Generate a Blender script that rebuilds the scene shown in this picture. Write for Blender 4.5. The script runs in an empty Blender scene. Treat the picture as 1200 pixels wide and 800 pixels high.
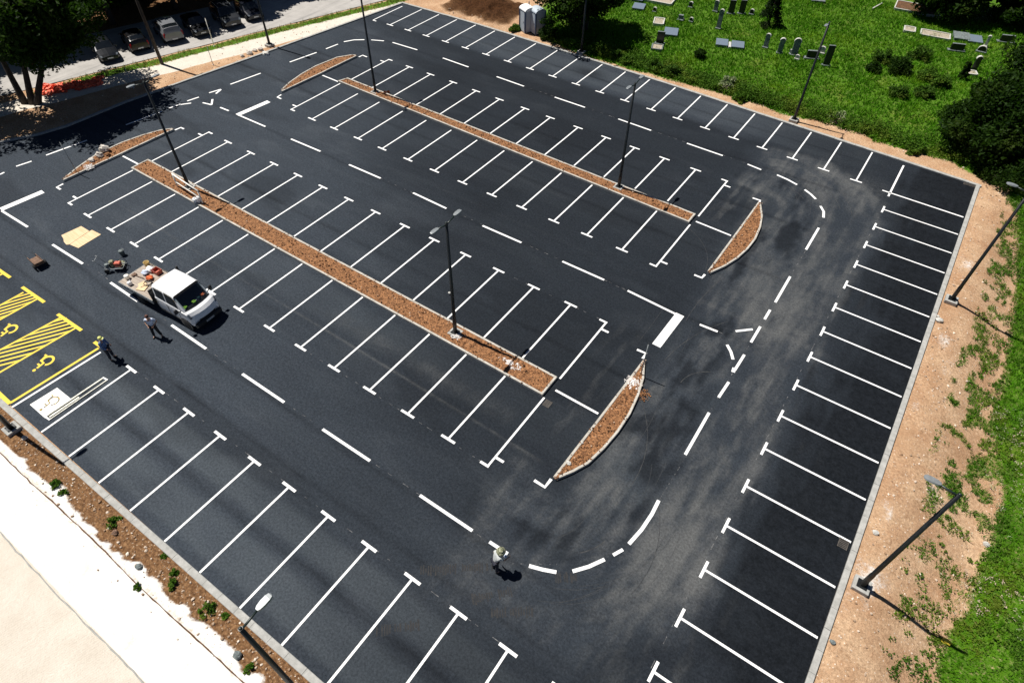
import bpy, math, random
import numpy as np
from mathutils import Vector, Matrix
random.seed(7)
RS = np.random.RandomState(11)
C = bpy.context.scene.collection
R = math.radians

# ------------------------------------------------------------------ camera and survey
CAM = np.array([29.312, -6.4559, 26.7733])
AX = np.array([[0.8221, 0.5692, 0.0101], [0.4279, -0.6062, -0.6704], [-0.3755, 0.5555, -0.7419]])
q_, _ = np.linalg.qr(AX.T); AX = np.array([q_[:, i] * np.sign(q_[:, i] @ AX[i]) for i in range(3)])
FOC = 743.35

def slope(x, y):
    """height of the ground outside the paved area: it falls away east of the car park"""
    t = min(max((x - 35.7) / 4.5, 0.0), 1.0)
    f = 1.0 - min(max((y - 38.0) / 12.0, 0.0), 1.0)
    return -1.15 * t * t * (3 - 2 * t) * f

def U(px, py, z=0.0):
    d = np.array([(px - 600) / FOC, (py - 400) / FOC, 1.0]) @ AX
    t = (z - CAM[2]) / d[2]
    p = CAM + d * t
    return Vector((p[0], p[1], z))

def UG(px, py):
    z = 0.0
    for _ in range(12):
        p = U(px, py, z); z = slope(p.x, p.y)
    return U(px, py, z)

# ------------------------------------------------------------------ object helpers
def tag(o, label=None, cat=None, group=None, kind=None):
    if label: o['label'] = label
    if cat: o['category'] = cat
    if group: o['group'] = group
    if kind: o['kind'] = kind
    return o

def empty(name, loc, rz=0.0, label=None, cat=None, group=None):
    o = bpy.data.objects.new(name, None); C.objects.link(o)
    o.location = loc; o.rotation_euler = (0, 0, rz); o.empty_display_size = 0.2
    return tag(o, label, cat, group)

def link(name, me, parent=None, loc=None, rz=None):
    o = bpy.data.objects.new(name, me); C.objects.link(o)
    if parent is not None: o.parent = parent
    if loc is not None: o.location = loc
    if rz is not None: o.rotation_euler = (0, 0, rz)
    return o

def copy_tree(o, parent=None):
    c = o.copy(); C.objects.link(c)
    if parent is not None: c.parent = parent
    for ch in list(o.children): copy_tree(ch, c)
    return c

class MB:
    """collects shapes of one piece"""
    def __init__(s): s.v = []; s.f = []; s.m = []; s.sm = []
    def add(s, vs, fs, mi=0, smooth=False):
        k = len(s.v); s.v += [tuple(v) for v in vs]
        for f in fs: s.f.append([i + k for i in f]); s.m.append(mi); s.sm.append(smooth)
        return s
    def box(s, c, d, mi=0, rz=0.0, bev=0.0, M=None):
        x, y, z = (a / 2 for a in d)
        b = min(bev, x * .9, y * .9, z * .9)
        if b <= 0:
            vs = [(sx * x, sy * y, sz * z) for sz in (-1, 1) for sx, sy in ((-1, -1), (1, -1), (1, 1), (-1, 1))]
            fs = [(3, 2, 1, 0), (4, 5, 6, 7), (0, 1, 5, 4), (1, 2, 6, 5), (2, 3, 7, 6), (3, 0, 4, 7)]
        else:
            def ring(w, h, zz):
                q = []
                for sx, sy, o in ((-1, -1, 0), (1, -1, 1), (1, 1, 0), (-1, 1, 1)):
                    a = (sx * w, sy * (h - b)); e = (sx * (w - b), sy * h)
                    q += ([a, e] if o == 0 else [e, a])
                return [(p[0], p[1], zz) for p in q]
            vs = ring(x - b, y - b, -z) + ring(x, y, -z + b) + ring(x, y, z - b) + ring(x - b, y - b, z)
            fs = [tuple(range(7, -1, -1)), tuple(range(24, 32))]
            for r in range(3):
                for i in range(8):
                    j = (i + 1) % 8; fs.append((r * 8 + i, r * 8 + j, r * 8 + 8 + j, r * 8 + 8 + i))
        T = (M if M is not None else Matrix.Identity(4)) @ Matrix.Translation(c) @ Matrix.Rotation(rz, 4, 'Z')
        return s.add([T @ Vector(v) for v in vs], fs, mi)
    def tube(s, pts, rad, n=8, mi=0, cap=True, smooth=True):
        pts = [Vector(p) for p in pts]
        if not hasattr(rad, '__len__'): rad = [rad] * len(pts)
        vs = []; up = None
        for i, p in enumerate(pts):
            d = (pts[min(i + 1, len(pts) - 1)] - pts[max(i - 1, 0)]).normalized()
            if up is None: up = Vector((0, 0, 1)) if abs(d.z) < .9 else Vector((1, 0, 0))
            a = d.cross(up).normalized(); b = a.cross(d).normalized(); up = b
            for k in range(n):
                t = 2 * math.pi * k / n
                vs.append(p + (a * math.cos(t) + b * math.sin(t)) * rad[i])
        fs = []
        for i in range(len(pts) - 1):
            for k in range(n):
                j = (k + 1) % n; fs.append((i * n + k, i * n + j, i * n + n + j, i * n + n + k))
        s.add(vs, fs, mi, smooth)
        if cap:
            k = len(s.v) - len(vs)
            s.f.append([k + i for i in range(n - 1, -1, -1)]); s.m.append(mi); s.sm.append(False)
            s.f.append([k + len(vs) - n + i for i in range(n)]); s.m.append(mi); s.sm.append(False)
        return s
    def lathe(s, c, prof, n=16, mi=0, M=None, smooth=True):
        T = (M if M is not None else Matrix.Identity(4))
        vs = []
        for r, z in prof:
            for k in range(n):
                t = 2 * math.pi * k / n
                vs.append(Vector(c) + (T @ Vector((r * math.cos(t), r * math.sin(t), z))))
        fs = []
        for i in range(len(prof) - 1):
            for k in range(n):
                j = (k + 1) % n; fs.append((i * n + k, i * n + j, i * n + n + j, i * n + n + k))
        fs.append(tuple(range(n - 1, -1, -1))); fs.append(tuple((len(prof) - 1) * n + i for i in range(n)))
        return s.add(vs, fs, mi, smooth)
    def prism(s, poly, z0, z1, mi=0):
        n = len(poly)
        if sum(poly[i][0] * poly[(i + 1) % n][1] - poly[(i + 1) % n][0] * poly[i][1] for i in range(n)) < 0: poly = poly[::-1]
        vs = [(p[0], p[1], z0) for p in poly] + [(p[0], p[1], z1) for p in poly]
        fs = [tuple(range(n - 1, -1, -1)), tuple(range(n, 2 * n))] + [(i, (i + 1) % n, n + (i + 1) % n, n + i) for i in range(n)]
        return s.add(vs, fs, mi)
    def flat(s, poly, z, mi=0):
        n = len(poly)
        if sum(poly[i][0] * poly[(i + 1) % n][1] - poly[(i + 1) % n][0] * poly[i][1] for i in range(n)) < 0: poly = poly[::-1]
        return s.add([(p[0], p[1], z) for p in poly], [tuple(range(n))], mi)
    def strip(s, a, b, w, z, mi=0):
        a = Vector((a[0], a[1])); b = Vector((b[0], b[1])); d = (b - a).normalized(); n = Vector((-d.y, d.x)) * w / 2
        return s.flat([a - n, b - n, b + n, a + n], z, mi)
    def curve(s, pts, w, z, mi=0):
        P = [Vector((p[0], p[1])) for p in pts]; L = []; Q = []
        for i, p in enumerate(P):
            d = (P[min(i + 1, len(P) - 1)] - P[max(i - 1, 0)]).normalized(); n = Vector((-d.y, d.x)) * w / 2
            L.append(p + n); Q.append(p - n)
        vs = [(p.x, p.y, z) for p in Q] + [(p.x, p.y, z) for p in L]; k = len(P)
        return s.add(vs, [(i, i + 1, k + i + 1, k + i) for i in range(k - 1)], mi)
    def blob(s, c, r, seed=0, n=8, m=6, jit=.25, mi=0, flat=0.0):
        rr = random.Random(seed); vs = []; rx, ry, rz = r if hasattr(r, '__len__') else (r, r, r)
        for i in range(m + 1):
            th = math.pi * i / m
            for k in range(n):
                ph = 2 * math.pi * k / n
                j = 1 + (rr.random() - .5) * 2 * jit
                if i in (0, m): j = 1
                z = rz * math.cos(th) * j
                vs.append((c[0] + rx * math.sin(th) * math.cos(ph) * j, c[1] + ry * math.sin(th) * math.sin(ph) * j, c[2] + max(z, -rz * (1 - flat))))
        fs = [(i * n + k, i * n + n + k, i * n + n + (k + 1) % n, i * n + (k + 1) % n) for i in range(m) for k in range(n)]
        return s.add(vs, fs, mi, False)
    def mesh(s, name, mats):
        me = bpy.data.meshes.new(name); me.from_pydata(s.v, [], s.f)
        for m in (mats if isinstance(mats, (list, tuple)) else [mats]): me.materials.append(m)
        me.polygons.foreach_set('material_index', s.m); me.polygons.foreach_set('use_smooth', s.sm)
        me.update(); return me
    def build(s, name, mats, parent=None, loc=None, rz=None):
        return link(name, s.mesh(name, mats), parent, loc, rz)

def np_mesh(name, verts, quads, mat, smooth=False, attrs=None, tris=None):
    me = bpy.data.meshes.new(name)
    verts = np.asarray(verts, np.float32); F = np.asarray(quads if tris is None else tris, np.int32); k = F.shape[1]
    me.vertices.add(len(verts)); me.vertices.foreach_set('co', verts.ravel())
    me.loops.add(F.size); me.loops.foreach_set('vertex_index', F.ravel())
    me.polygons.add(len(F)); me.polygons.foreach_set('loop_start', np.arange(0, F.size, k, dtype=np.int32))
    me.polygons.foreach_set('loop_total', np.full(len(F), k, np.int32))
    me.polygons.foreach_set('use_smooth', np.full(len(F), smooth, bool))
    me.materials.append(mat)
    for n, a in (attrs or {}).items():
        at = me.attributes.new(n, 'FLOAT', 'POINT'); at.data.foreach_set('value', np.asarray(a, np.float32).ravel())
    me.update(calc_edges=True); me.validate(); return me

def grid_faces(nx, ny):
    i, j = np.meshgrid(np.arange(nx - 1), np.arange(ny - 1), indexing='ij')
    a = (i * ny + j).ravel()
    return np.stack([a, a + ny, a + ny + 1, a + 1], 1)

def _h(ix, iy, s):
    n = (ix.astype(np.int64) * 374761393 + iy.astype(np.int64) * 668265263 + s * 1442695041) & 0x7fffffff
    n = ((n ^ (n >> 13)) * 1274126177) & 0x7fffffff
    return ((n ^ (n >> 16)) & 0xffff) / 65535.0
def vnoise(x, y, s=0):
    x = np.asarray(x, float); y = np.asarray(y, float)
    ix = np.floor(x); iy = np.floor(y); fx = x - ix; fy = y - iy
    fx = fx * fx * (3 - 2 * fx); fy = fy * fy * (3 - 2 * fy)
    a = _h(ix, iy, s); b = _h(ix + 1, iy, s); c = _h(ix, iy + 1, s); d = _h(ix + 1, iy + 1, s)
    return (a * (1 - fx) + b * fx) * (1 - fy) + (c * (1 - fx) + d * fx) * fy
def fbm(x, y, s=0, o=4):
    t = 0; a = .5; 
    for k in range(o): t = t + a * vnoise(np.asarray(x) * 2 ** k, np.asarray(y) * 2 ** k, s + k * 17); a /= 2
    return t / (1 - .5 ** o)
def sst(a, b, x):
    t = np.clip((x - a) / (b - a), 0, 1); return t * t * (3 - 2 * t)

# ------------------------------------------------------------------ materials
class NT:
    def __init__(s, name):
        s.m = bpy.data.materials.new(name); s.m.use_nodes = True; s.t = s.m.node_tree; s.b = s.t.nodes['Principled BSDF']
        s.co = s.t.nodes.new('ShaderNodeTexCoord').outputs['Object']
    def n(s, typ, **k):
        x = s.t.nodes.new('ShaderNode' + typ)
        for a, v in k.items(): setattr(x, a, v)
        return x
    def put(s, sock, v):
        if isinstance(v, bpy.types.NodeSocket): s.t.links.new(v, sock)
        elif hasattr(v, '__len__') and len(v) == 3 and sock.type == 'RGBA': sock.default_value = (*v, 1)
        else: sock.default_value = v
    def noise(s, sc, det=4, rough=.6, co=None, dist=0.0):
        x = s.n('TexNoise'); s.put(x.inputs['Vector'], co or s.co); x.inputs['Scale'].default_value = sc
        x.inputs['Detail'].default_value = det; x.inputs['Roughness'].default_value = rough; x.inputs['Distortion'].default_value = dist
        return x.outputs['Fac']
    def vor(s, sc, feat='F1', out='Distance', co=None):
        x = s.n('TexVoronoi', feature=feat); s.put(x.inputs['Vector'], co or s.co); x.inputs['Scale'].default_value = sc
        return x.outputs[out]
    def map(s, sc=(1, 1, 1), rz=0.0):
        x = s.n('Mapping'); s.put(x.inputs['Vector'], s.co); x.inputs['Scale'].default_value = sc; x.inputs['Rotation'].default_value = (0, 0, rz)
        return x.outputs['Vector']
    def ramp(s, f, lo, hi, a=0.0, b=1.0):
        x = s.n('MapRange', interpolation_type='SMOOTHSTEP'); s.put(x.inputs['Value'], f)
        for i, v in zip((1, 2, 3, 4), (lo, hi, a, b)): x.inputs[i].default_value = v
        return x.outputs[0]
    def math(s, op, a, b=0.0):
        x = s.n('Math', operation=op); s.put(x.inputs[0], a); s.put(x.inputs[1], b); return x.outputs[0]
    def mix(s, f, a, b, mode='MIX'):
        x = s.n('Mix', data_type='RGBA', blend_type=mode); s.put(x.inputs['Factor'], f); s.put(x.inputs[6], a); s.put(x.inputs[7], b); return x.outputs[2]
    def attr(s, name):
        x = s.n('Attribute'); x.attribute_name = name; return x.outputs['Fac']
    def island(s): return s.n('NewGeometry').outputs['Random Per Island']
    def done(s, col, rough=.8, metal=0.0, bump=None, bs=.3, bd=.02, spec=None):
        s.put(s.b.inputs['Base Color'], col); s.put(s.b.inputs['Roughness'], rough); s.b.inputs['Metallic'].default_value = metal
        if spec is not None: s.b.inputs['Specular IOR Level'].default_value = spec
        if bump is not None:
            x = s.n('Bump'); s.put(x.inputs['Height'], bump); x.inputs['Strength'].default_value = bs; x.inputs['Distance'].default_value = bd
            s.t.links.new(x.outputs['Normal'], s.b.inputs['Normal'])
        return s.m

def simple(name, col, rough=.6, metal=0.0, var=.15, sc=6.0, spec=None, bs=0.0):
    t = NT(name); n = t.noise(sc, 5)
    c = t.mix(t.ramp(n, .3, .7), tuple(v * (1 - var) for v in col), tuple(min(1, v * (1 + var)) for v in col))
    return t.done(c, rough, metal, n if bs else None, bs, .01, spec)

M = {}
def mk():
    # asphalt: fine aggregate, laying seams, dust and worn patches
    t = NT('fresh_asphalt')
    fine = t.noise(55, 3, .7); mid = t.noise(1.3, 6, .65); big = t.noise(.16, 4, .6)
    c = t.mix(t.ramp(mid, .3, .72), (.0125, .0162, .0205), (.0230, .0275, .0330))
    c = t.mix(t.ramp(big, .35, .62, 0, .6), c, (.0145, .0175, .0215)); c = t.mix(t.ramp(t.noise(.42, 5, .62, t.map((.35, 1, 1)), .5), .50, .72, 0, .5), c, (.048, .051, .054))
    mot = t.noise(5.5, 6, .8); c = t.mix(t.ramp(mot, .36, .66, 0, .55), c, t.mix(.55, c, (.062, .066, .072))); c = t.mix(t.ramp(t.noise(22, 3, .8), .42, .68, 0, .5), c, (.012, .014, .017))
    c = t.mix(t.ramp(fine, .40, .68, 0, .75), c, t.mix(.5, c, (.092, .094, .098)))
    speck = t.ramp(t.vor(9.0), .035, .02, 0, .25)
    c = t.mix(speck, c, (.16, .15, .14))
    streak = t.noise(1.1, 6, .7, t.map((.08, 1.9, 1)))
    c = t.mix(t.ramp(streak, .5, .8, 0, .35), c, (.050, .052, .055)); c = t.mix(t.ramp(t.attr('worn'), .1, 1, 0, .6), c, (.058, .062, .064))
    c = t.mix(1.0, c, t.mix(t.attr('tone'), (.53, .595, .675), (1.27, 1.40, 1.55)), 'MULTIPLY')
    dust = t.attr('dust'); dn = t.noise(1.0, 7, .72, t.map((2.0, .28, 1)), .4); dn2 = t.noise(1.7, 8, .75, None, .8)
    dsum = t.math('ADD', t.math('MULTIPLY', t.math('SUBTRACT', dn, .5), .5), t.math('MULTIPLY', t.math('SUBTRACT', dn2, .5), 1.0))
    dm = t.math('MULTIPLY', t.ramp(t.math('ADD', dust, t.math('MULTIPLY', dsum, t.ramp(dust, .05, .5))), .1, 1.35, 0, .8), t.ramp(dust, .02, .2))
    c = t.mix(dm, c, t.mix(t.ramp(fine, .4, .7), (.092, .094, .093), (.148, .151, .149)))
    dk = t.attr('fresh'); c = t.mix(t.math('MULTIPLY', dk, .82), c, t.mix(t.ramp(t.noise(3.2, 7, .8), .35, .65), (.0028, .0038, .0052), (.0095, .0115, .0150)))
    pit = t.noise(9.5, 5, .85); c = t.mix(1.0, c, t.mix(t.ramp(pit, .34, .66), (.70, .70, .70), (1.32, 1.32, 1.32)), 'MULTIPLY')
    M['asphalt'] = t.done(c, t.ramp(mid, .3, .7, .84, .96), 0, fine, .35, .006, .10)
    # paint
    for nm, col in (('white_paint', (.86, .86, .85)), ('yellow_paint', (.78, .56, .045))):
        t = NT(nm); w = t.noise(26, 6, .8)
        c = t.mix(t.ramp(w, .54, .68, 0, .65), col, tuple(v * .35 for v in col)); c = t.mix(t.ramp(t.noise(1.1, 6, .7), .52, .7, 0, .45), c, tuple(v * .62 for v in col))
        M[nm] = t.done(c, .7, 0, w, .2, .004)
    t = NT('chalk_trace'); w = t.noise(5, 5, .8)
    M['chalk'] = t.done(t.mix(t.ramp(w, .42, .62), (.045, .046, .05), (.20, .20, .20)), .95)
    t = NT('dried_mud_trace'); w = t.noise(6, 5, .8); M['mud'] = t.done(t.mix(t.ramp(w, .4, .65), (.018, .020, .023), (.036, .034, .033)), .95)
    t = NT('scuff_trace'); w = t.noise(3, 6, .8); M['scuff'] = t.done(t.mix(t.ramp(w, .42, .6), (.020, .022, .025), (.056, .057, .057)), .95)
    # concrete
    t = NT('kerb_concrete'); n = t.noise(3.5, 7, .7); f = t.noise(40, 3)
    c = t.mix(t.ramp(n, .3, .75), (.29, .29, .27), (.45, .445, .42)); c = t.mix(t.ramp(f, .45, .7, 0, .4), c, (.27, .26, .24))
    M['kerb'] = t.done(c, .9, 0, f, .3, .006)
    t = NT('cream_kerb_concrete'); n = t.noise(2.2, 7, .75); f = t.noise(40, 3)
    c = t.mix(t.ramp(n, .3, .72), (.36, .335, .29), (.56, .53, .47)); c = t.mix(t.ramp(f, .48, .7, 0, .4), c, (.3, .28, .25)); M['island_kerb'] = t.done(c, .9, 0, f, .3, .006)
    t = NT('pale_concrete'); n = t.noise(2.5, 7, .7)
    M['pale'] = t.done(t.mix(t.ramp(n, .3, .75), (.55, .52, .47), (.74, .72, .68)), .9, 0, n, .3, .01)
    # soils
    def soil(nm, a, b, d, st):
        t = NT(nm); n = t.noise(1.7, 8, .72); f = t.noise(11, 5, .75); v = t.vor(13)
        c = t.mix(t.ramp(t.noise(7, 6, .8), .34, .66), a, b); c = t.mix(t.ramp(f, .48, .66, 0, .85), c, d); c = t.mix(t.ramp(n, .45, .75, 0, .5), c, b)
        c = t.mix(t.ramp(v, .16, .07, 0, .55), c, st); c = t.mix(1.0, c, t.mix(t.ramp(t.noise(10, 6, .85), .38, .62), (.42, .40, .38), (1.5, 1.5, 1.5)), 'MULTIPLY')
        M[nm] = t.done(c, .95, 0, t.math('ADD', f, t.math('MULTIPLY', n, 2.0)), .9, .05)
    soil('planter_soil', (.17, .070, .026), (.37, .180, .076), (.07, .028, .010), (.50, .32, .18))
    soil('dug_soil', (.09, .042, .018), (.17, .08, .035), (.05, .022, .01), (.26, .17, .1))
    # ground: bare soil, grass, chalk, sand
    t = NT('open_ground')
    n = t.noise(.55, 8, .72); f = t.noise(6.5, 6, .75); ff = t.noise(34, 3, .7); v = t.vor(5.5); vc = t.vor(5.5, 'F1', 'Color')
    so = t.mix(t.ramp(n, .3, .7), (.42, .245, .140), (.62, .435, .28)); so = t.mix(t.ramp(f, .45, .72, 0, .7), so, (.33, .18, .095))
    so = t.mix(t.ramp(t.noise(2.2, 7, .8), .5, .68, 0, .6), so, (.22, .105, .048)); so = t.mix(t.ramp(t.noise(3.1, 7, .8, None, .5), .54, .72, 0, .7), so, (.62, .47, .32)); so = t.mix(t.ramp(v, .2, .06, 0, .85), so, (.74, .67, .58)); so = t.mix(t.ramp(ff, .55, .75, 0, .5), so, (.66, .53, .37)); so = t.mix(1.0, so, t.mix(t.ramp(t.noise(9, 6, .85), .34, .66), (.70, .68, .66), (1.22, 1.22, 1.2)), 'MULTIPLY')
    br = t.mix(t.ramp(f, .3, .7), (.115, .055, .026), (.27, .155, .078)); br = t.mix(t.ramp(v, .2, .07, 0, .8), br, (.52, .42, .32)); br = t.mix(1.0, br, t.mix(t.ramp(t.noise(8, 6, .85), .36, .64), (.5, .48, .46), (1.45, 1.45, 1.4)), 'MULTIPLY')
    so = t.mix(t.ramp(t.noise(.33, 6, .7), .48, .70, 0, .5), so, t.mix(t.ramp(f, .35, .65), (.26, .13, .06), (.46, .28, .16)))
    br = t.mix(t.attr('dug'), br, t.mix(t.ramp(f, .35, .65), (.022, .009, .003), (.085, .036, .014)))
    so = t.mix(t.ramp(t.math('ADD', t.attr('brown'), t.math('MULTIPLY', t.math('SUBTRACT', f, .5), .5)), .35, .65), so, br)
    ch = t.mix(t.ramp(n, .35, .7, 0, 1), (.76, .74, .69), (.84, .835, .815)); ch = t.mix(t.ramp(ff, .60, .78, 0, .4), ch, (.55, .45, .34)); ch = t.mix(t.ramp(t.noise(.9, 7, .75), .56, .72, 0, .55), ch, (.66, .55, .42))
    so = t.mix(t.ramp(t.math('ADD', t.attr('chalk'), t.math('MULTIPLY', t.math('SUBTRACT', f, .5), 1.0)), .26, .72), so, ch)
    wave = t.n('TexWave', wave_type='BANDS'); t.put(wave.inputs['Vector'], t.map((1, 1, 1), R(15))); wave.inputs['Scale'].default_value = 3.2
    wave.inputs['Distortion'].default_value = 5.5; wave.inputs['Detail'].default_value = 3
    sa = t.mix(t.ramp(n, .3, .7), (.60, .535, .45), (.70, .64, .555)); sa = t.mix(t.ramp(wave.outputs['Fac'], .25, .9, 0, .3), sa, (.76, .71, .63)); sa = t.mix(t.ramp(t.vor(7.5), .09, .03, 0, .8), sa, (.30, .26, .2)); sa = t.mix(t.ramp(ff, .52, .74, 0, .6), sa, (.40, .33, .25)); sa = t.mix(t.ramp(f, .5, .75, 0, .35), sa, (.66, .6, .51))
    so = t.mix(t.ramp(t.math('ADD', t.attr('sand'), t.math('MULTIPLY', t.math('SUBTRACT', f, .5), .3)), .4, .6), so, sa)
    so = t.mix(t.ramp(t.math('ADD', t.attr('seam'), t.math('MULTIPLY', t.math('SUBTRACT', f, .5), .8)), .5, .8, 0, .8), so, (.50, .37, .24))
    g = t.mix(t.ramp(n, .3, .7), (.026, .095, .004), (.075, .195, .008)); g = t.mix(t.ramp(f, .4, .7, 0, .7), g, (.10, .195, .012)); g = t.mix(t.ramp(ff, .5, .75, 0, .5), g, (.010, .040, .003))
    g = t.mix(t.ramp(t.noise(.23, 5, .6), .55, .72, 0, .5), g, (.16, .18, .03))
    gm = t.ramp(t.math('ADD', t.attr('grass'), t.math('MULTIPLY', t.math('SUBTRACT', f, .5), 1.6)), .45, 1.0)
    M['ground'] = t.done(t.mix(gm, so, g), .95, 0, t.math('ADD', f, t.math('MULTIPLY', ff, .6)), .8, .06, .1)
    # street
    t = NT('old_street_paving'); n = t.noise(.5, 7, .7); f = t.noise(18, 4, .7); st = t.noise(1.3, 5, .6, t.map((1.4, .07, 1), R(-18.4)))
    c = t.mix(t.ramp(n, .3, .7), (.33, .315, .295), (.43, .41, .385)); c = t.mix(t.ramp(st, .48, .7, 0, .55), c, (.20, .195, .19)); c = t.mix(t.ramp(f, .5, .75, 0, .4), c, (.24, .23, .22))
    M['street'] = t.done(c, .92, 0, f, .3, .008)
    # plants
    def leaf(nm, a, b, c2):
        t = NT(nm); r = t.island(); n = t.noise(.9, 4)
        c = t.mix(r, a, b); c = t.mix(t.ramp(n, .4, .7, 0, .6), c, c2)
        big = t.noise(.28, 6, .7); c = t.mix(t.ramp(big, .48, .64, 0, .65), c, tuple(min(1, v * k) for v, k in zip(b, (1.55, 1.0, 1.3)))); c = t.mix(t.ramp(big, .46, .34, 0, .75), c, a); t.b.inputs['Roughness'].default_value = .55; t.put(t.b.inputs['Base Color'], c); t.b.inputs['Specular IOR Level'].default_value = .06
        tr = t.n('BsdfTranslucent'); t.put(tr.inputs['Color'], t.mix(.5, c, (.07, .19, .006)))
        mx = t.n('MixShader'); mx.inputs[0].default_value = .22
        t.t.links.new(t.b.outputs[0], mx.inputs[1]); t.t.links.new(tr.outputs[0], mx.inputs[2])
        t.t.links.new(mx.outputs[0], t.t.nodes['Material Output'].inputs['Surface']); M[nm] = t.m
    leaf('dark_leaf', (.006, .018, .003), (.026, .056, .007), (.016, .038, .005))
    leaf('mid_leaf', (.02, .055, .007), (.065, .13, .014), (.045, .1, .011))
    leaf('conifer_leaf', (.010, .022, .008), (.022, .04, .012), (.016, .03, .01))
    leaf('grass_blade', (.022, .092, .003), (.122, .325, .012), (.058, .215, .005))
    leaf('weed_leaf', (.03, .085, .008), (.095, .18, .018), (.06, .135, .012))
    leaf('pale_weed_leaf', (.14, .22, .05), (.50, .52, .36), (.12, .2, .04))
    leaf('dry_grass_blade', (.14, .21, .03), (.42, .43, .12), (.26, .32, .06))
    leaf('red_leaf', (.10, .02, .015), (.2, .05, .03), (.08, .02, .01))
    t = NT('bark'); n = t.noise(5, 6, .7, t.map((3, 3, .6)))
    M['bark'] = t.done(t.mix(t.ramp(n, .35, .7), (.022, .016, .012), (.075, .058, .045)), .95, 0, n, .9, .04)
    # man-made
    M['black_metal'] = simple('black_powder_coat', (.009, .011, .012), .42, .0, .3, 9)
    M['dark_green_metal'] = simple('dark_green_powder_coat', (.012, .022, .02), .4, .0, .3, 9)
    M['lamp_grey'] = simple('lamp_grey_metal', (.22, .24, .25), .45, .2, .12, 6)
    M['lamp_glass'] = simple('lamp_diffuser', (.5, .52, .52), .2, 0, .05, 4)
    M['grey_metal'] = simple('zinc_grey_metal', (.30, .32, .325), .5, .3, .2, 8)
    M['iron'] = simple('rusted_iron', (.085, .075, .065), .7, .3, .3, 12)
    M['white_tube'] = simple('white_painted_tube', (.86, .84, .76), .5, 0, .08, 5)
    M['white_cloth'] = simple('white_cloth', (.86, .86, .86), .9, 0, .08, 5, None, .4)
    M['truck_white'] = simple('white_car_paint', (.78, .79, .80), .28, 0, .035, 1.2, .6)
    M['black_plastic'] = simple('black_plastic', (.012, .012, .013), .5, 0, .3, 8)
    M['tyre'] = simple('tyre_rubber', (.012, .012, .012), .85, 0, .3, 9)
    M['alloy'] = simple('wheel_metal', (.30, .31, .32), .38, .7, .15, 8)
    M['glass_dark'] = simple('tinted_glass', (.006, .008, .010), .06, 0, .2, 2, .6)
    M['lens'] = simple('headlamp_lens', (.16, .18, .20), .12, 0, .25, 12, .7)
    M['red_lens'] = simple('red_tail_lens', (.30, .012, .01), .2, 0, .2, 8)
    M['number_plate'] = simple('number_plate_face', (.7, .7, .68), .5, 0, .05)
    M['plate_ink'] = simple('plate_ink', (.02, .02, .03), .6)
    t = NT('bed_planks'); n = t.noise(3, 6, .7); w = t.noise(1.5, 5, .6, t.map((.6, 9, 1)))
    M['bed'] = t.done(t.mix(t.ramp(w, .3, .7), (.27, .22, .18), (.42, .36, .30)), .85, 0, n, .2, .005)
    t = NT('plywood'); n = t.noise(2, 6, .65, t.map((.5, 5, 1)))
    M['ply'] = t.done(t.mix(t.ramp(n, .3, .7), (.62, .43, .24), (.74, .56, .35)), .8, 0, n, .15, .004)
    M['old_wood'] = simple('old_brown_wood', (.17, .10, .065), .85, 0, .4, 5, None, .4)
    M['white_sheet'] = simple('white_stencil_sheet', (.80, .80, .77), .6, 0, .07, 6)
    M['stencil_bar'] = simple('worn_white_bar', (.66, .65, .56), .6, 0, .3, 9)
    M['skin'] = simple('skin', (.42, .235, .16), .55, 0, .08, 14)
    M['hair_brown'] = simple('brown_hair', (.10, .035, .022), .7, 0, .3, 25)
    M['shirt_pale'] = simple('pale_blue_shirt', (.58, .66, .80), .85, 0, .1, 9)
    M['shirt_blue'] = simple('blue_work_shirt', (.10, .17, .34), .85, 0, .2, 9)
    M['shirt_grey'] = simple('grey_work_shirt', (.46, .48, .47), .85, 0, .15, 9)
    M['trousers_black'] = simple('black_trousers', (.012, .012, .015), .85, 0, .3, 9)
    M['trousers_navy'] = simple('navy_trousers', (.016, .018, .03), .85, 0, .3, 9)
    M['shoe'] = simple('dark_shoe', (.02, .018, .016), .6)
    M['cap_lime'] = simple('yellow_green_cap', (.58, .60, .18), .6, 0, .1, 12)
    t = NT('camouflage_cloth'); n = t.noise(14, 2)
    M['camo'] = t.done(t.mix(t.ramp(n, .45, .52), (.36, .36, .25), (.12, .13, .07)), .85)
    M['orange_net'] = simple('orange_plastic_mesh', (.85, .13, .06), .6, 0, .25, 9)
    M['orange'] = simple('orange_fabric', (.75, .16, .05), .8, 0, .2, 12)
    M['lime'] = simple('lime_fabric', (.36, .66, .06), .8, 0, .2, 12)
    M['teal'] = simple('dark_teal_fabric', (.02, .07, .08), .8, 0, .3, 12)
    M['red_box'] = simple('red_plastic', (.45, .09, .05), .5, 0, .2, 9)
    M['yellow_box'] = simple('ochre_plastic', (.45, .32, .12), .6, 0, .2, 9)
    M['blue_plastic'] = simple('blue_plastic', (.03, .06, .13), .5, 0, .15, 5)
    M['cabin'] = simple('pale_grey_plastic', (.44, .50, .56), .5, 0, .06, 3)
    M['cabin_roof'] = simple('white_plastic_roof', (.82, .83, .84), .5, 0, .05, 3)
    M['granite_black'] = simple('black_granite', (.012, .013, .015), .3, 0, .3, 20)
    M['granite_blue'] = simple('blue_grey_granite', (.15, .19, .24), .35, 0, .15, 20)
    M['stone_grey'] = simple('weathered_grey_stone', (.14, .165, .165), .85, 0, .3, 5, None, .4)
    M['marble'] = simple('white_marble', (.52, .51, .47), .6, 0, .15, 4)
    M['grave_gravel'] = simple('pale_grave_gravel', (.36, .31, .24), .95, 0, .3, 22, None, .8)
    t = NT('field_stone'); n = t.noise(4, 6, .7)
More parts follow.
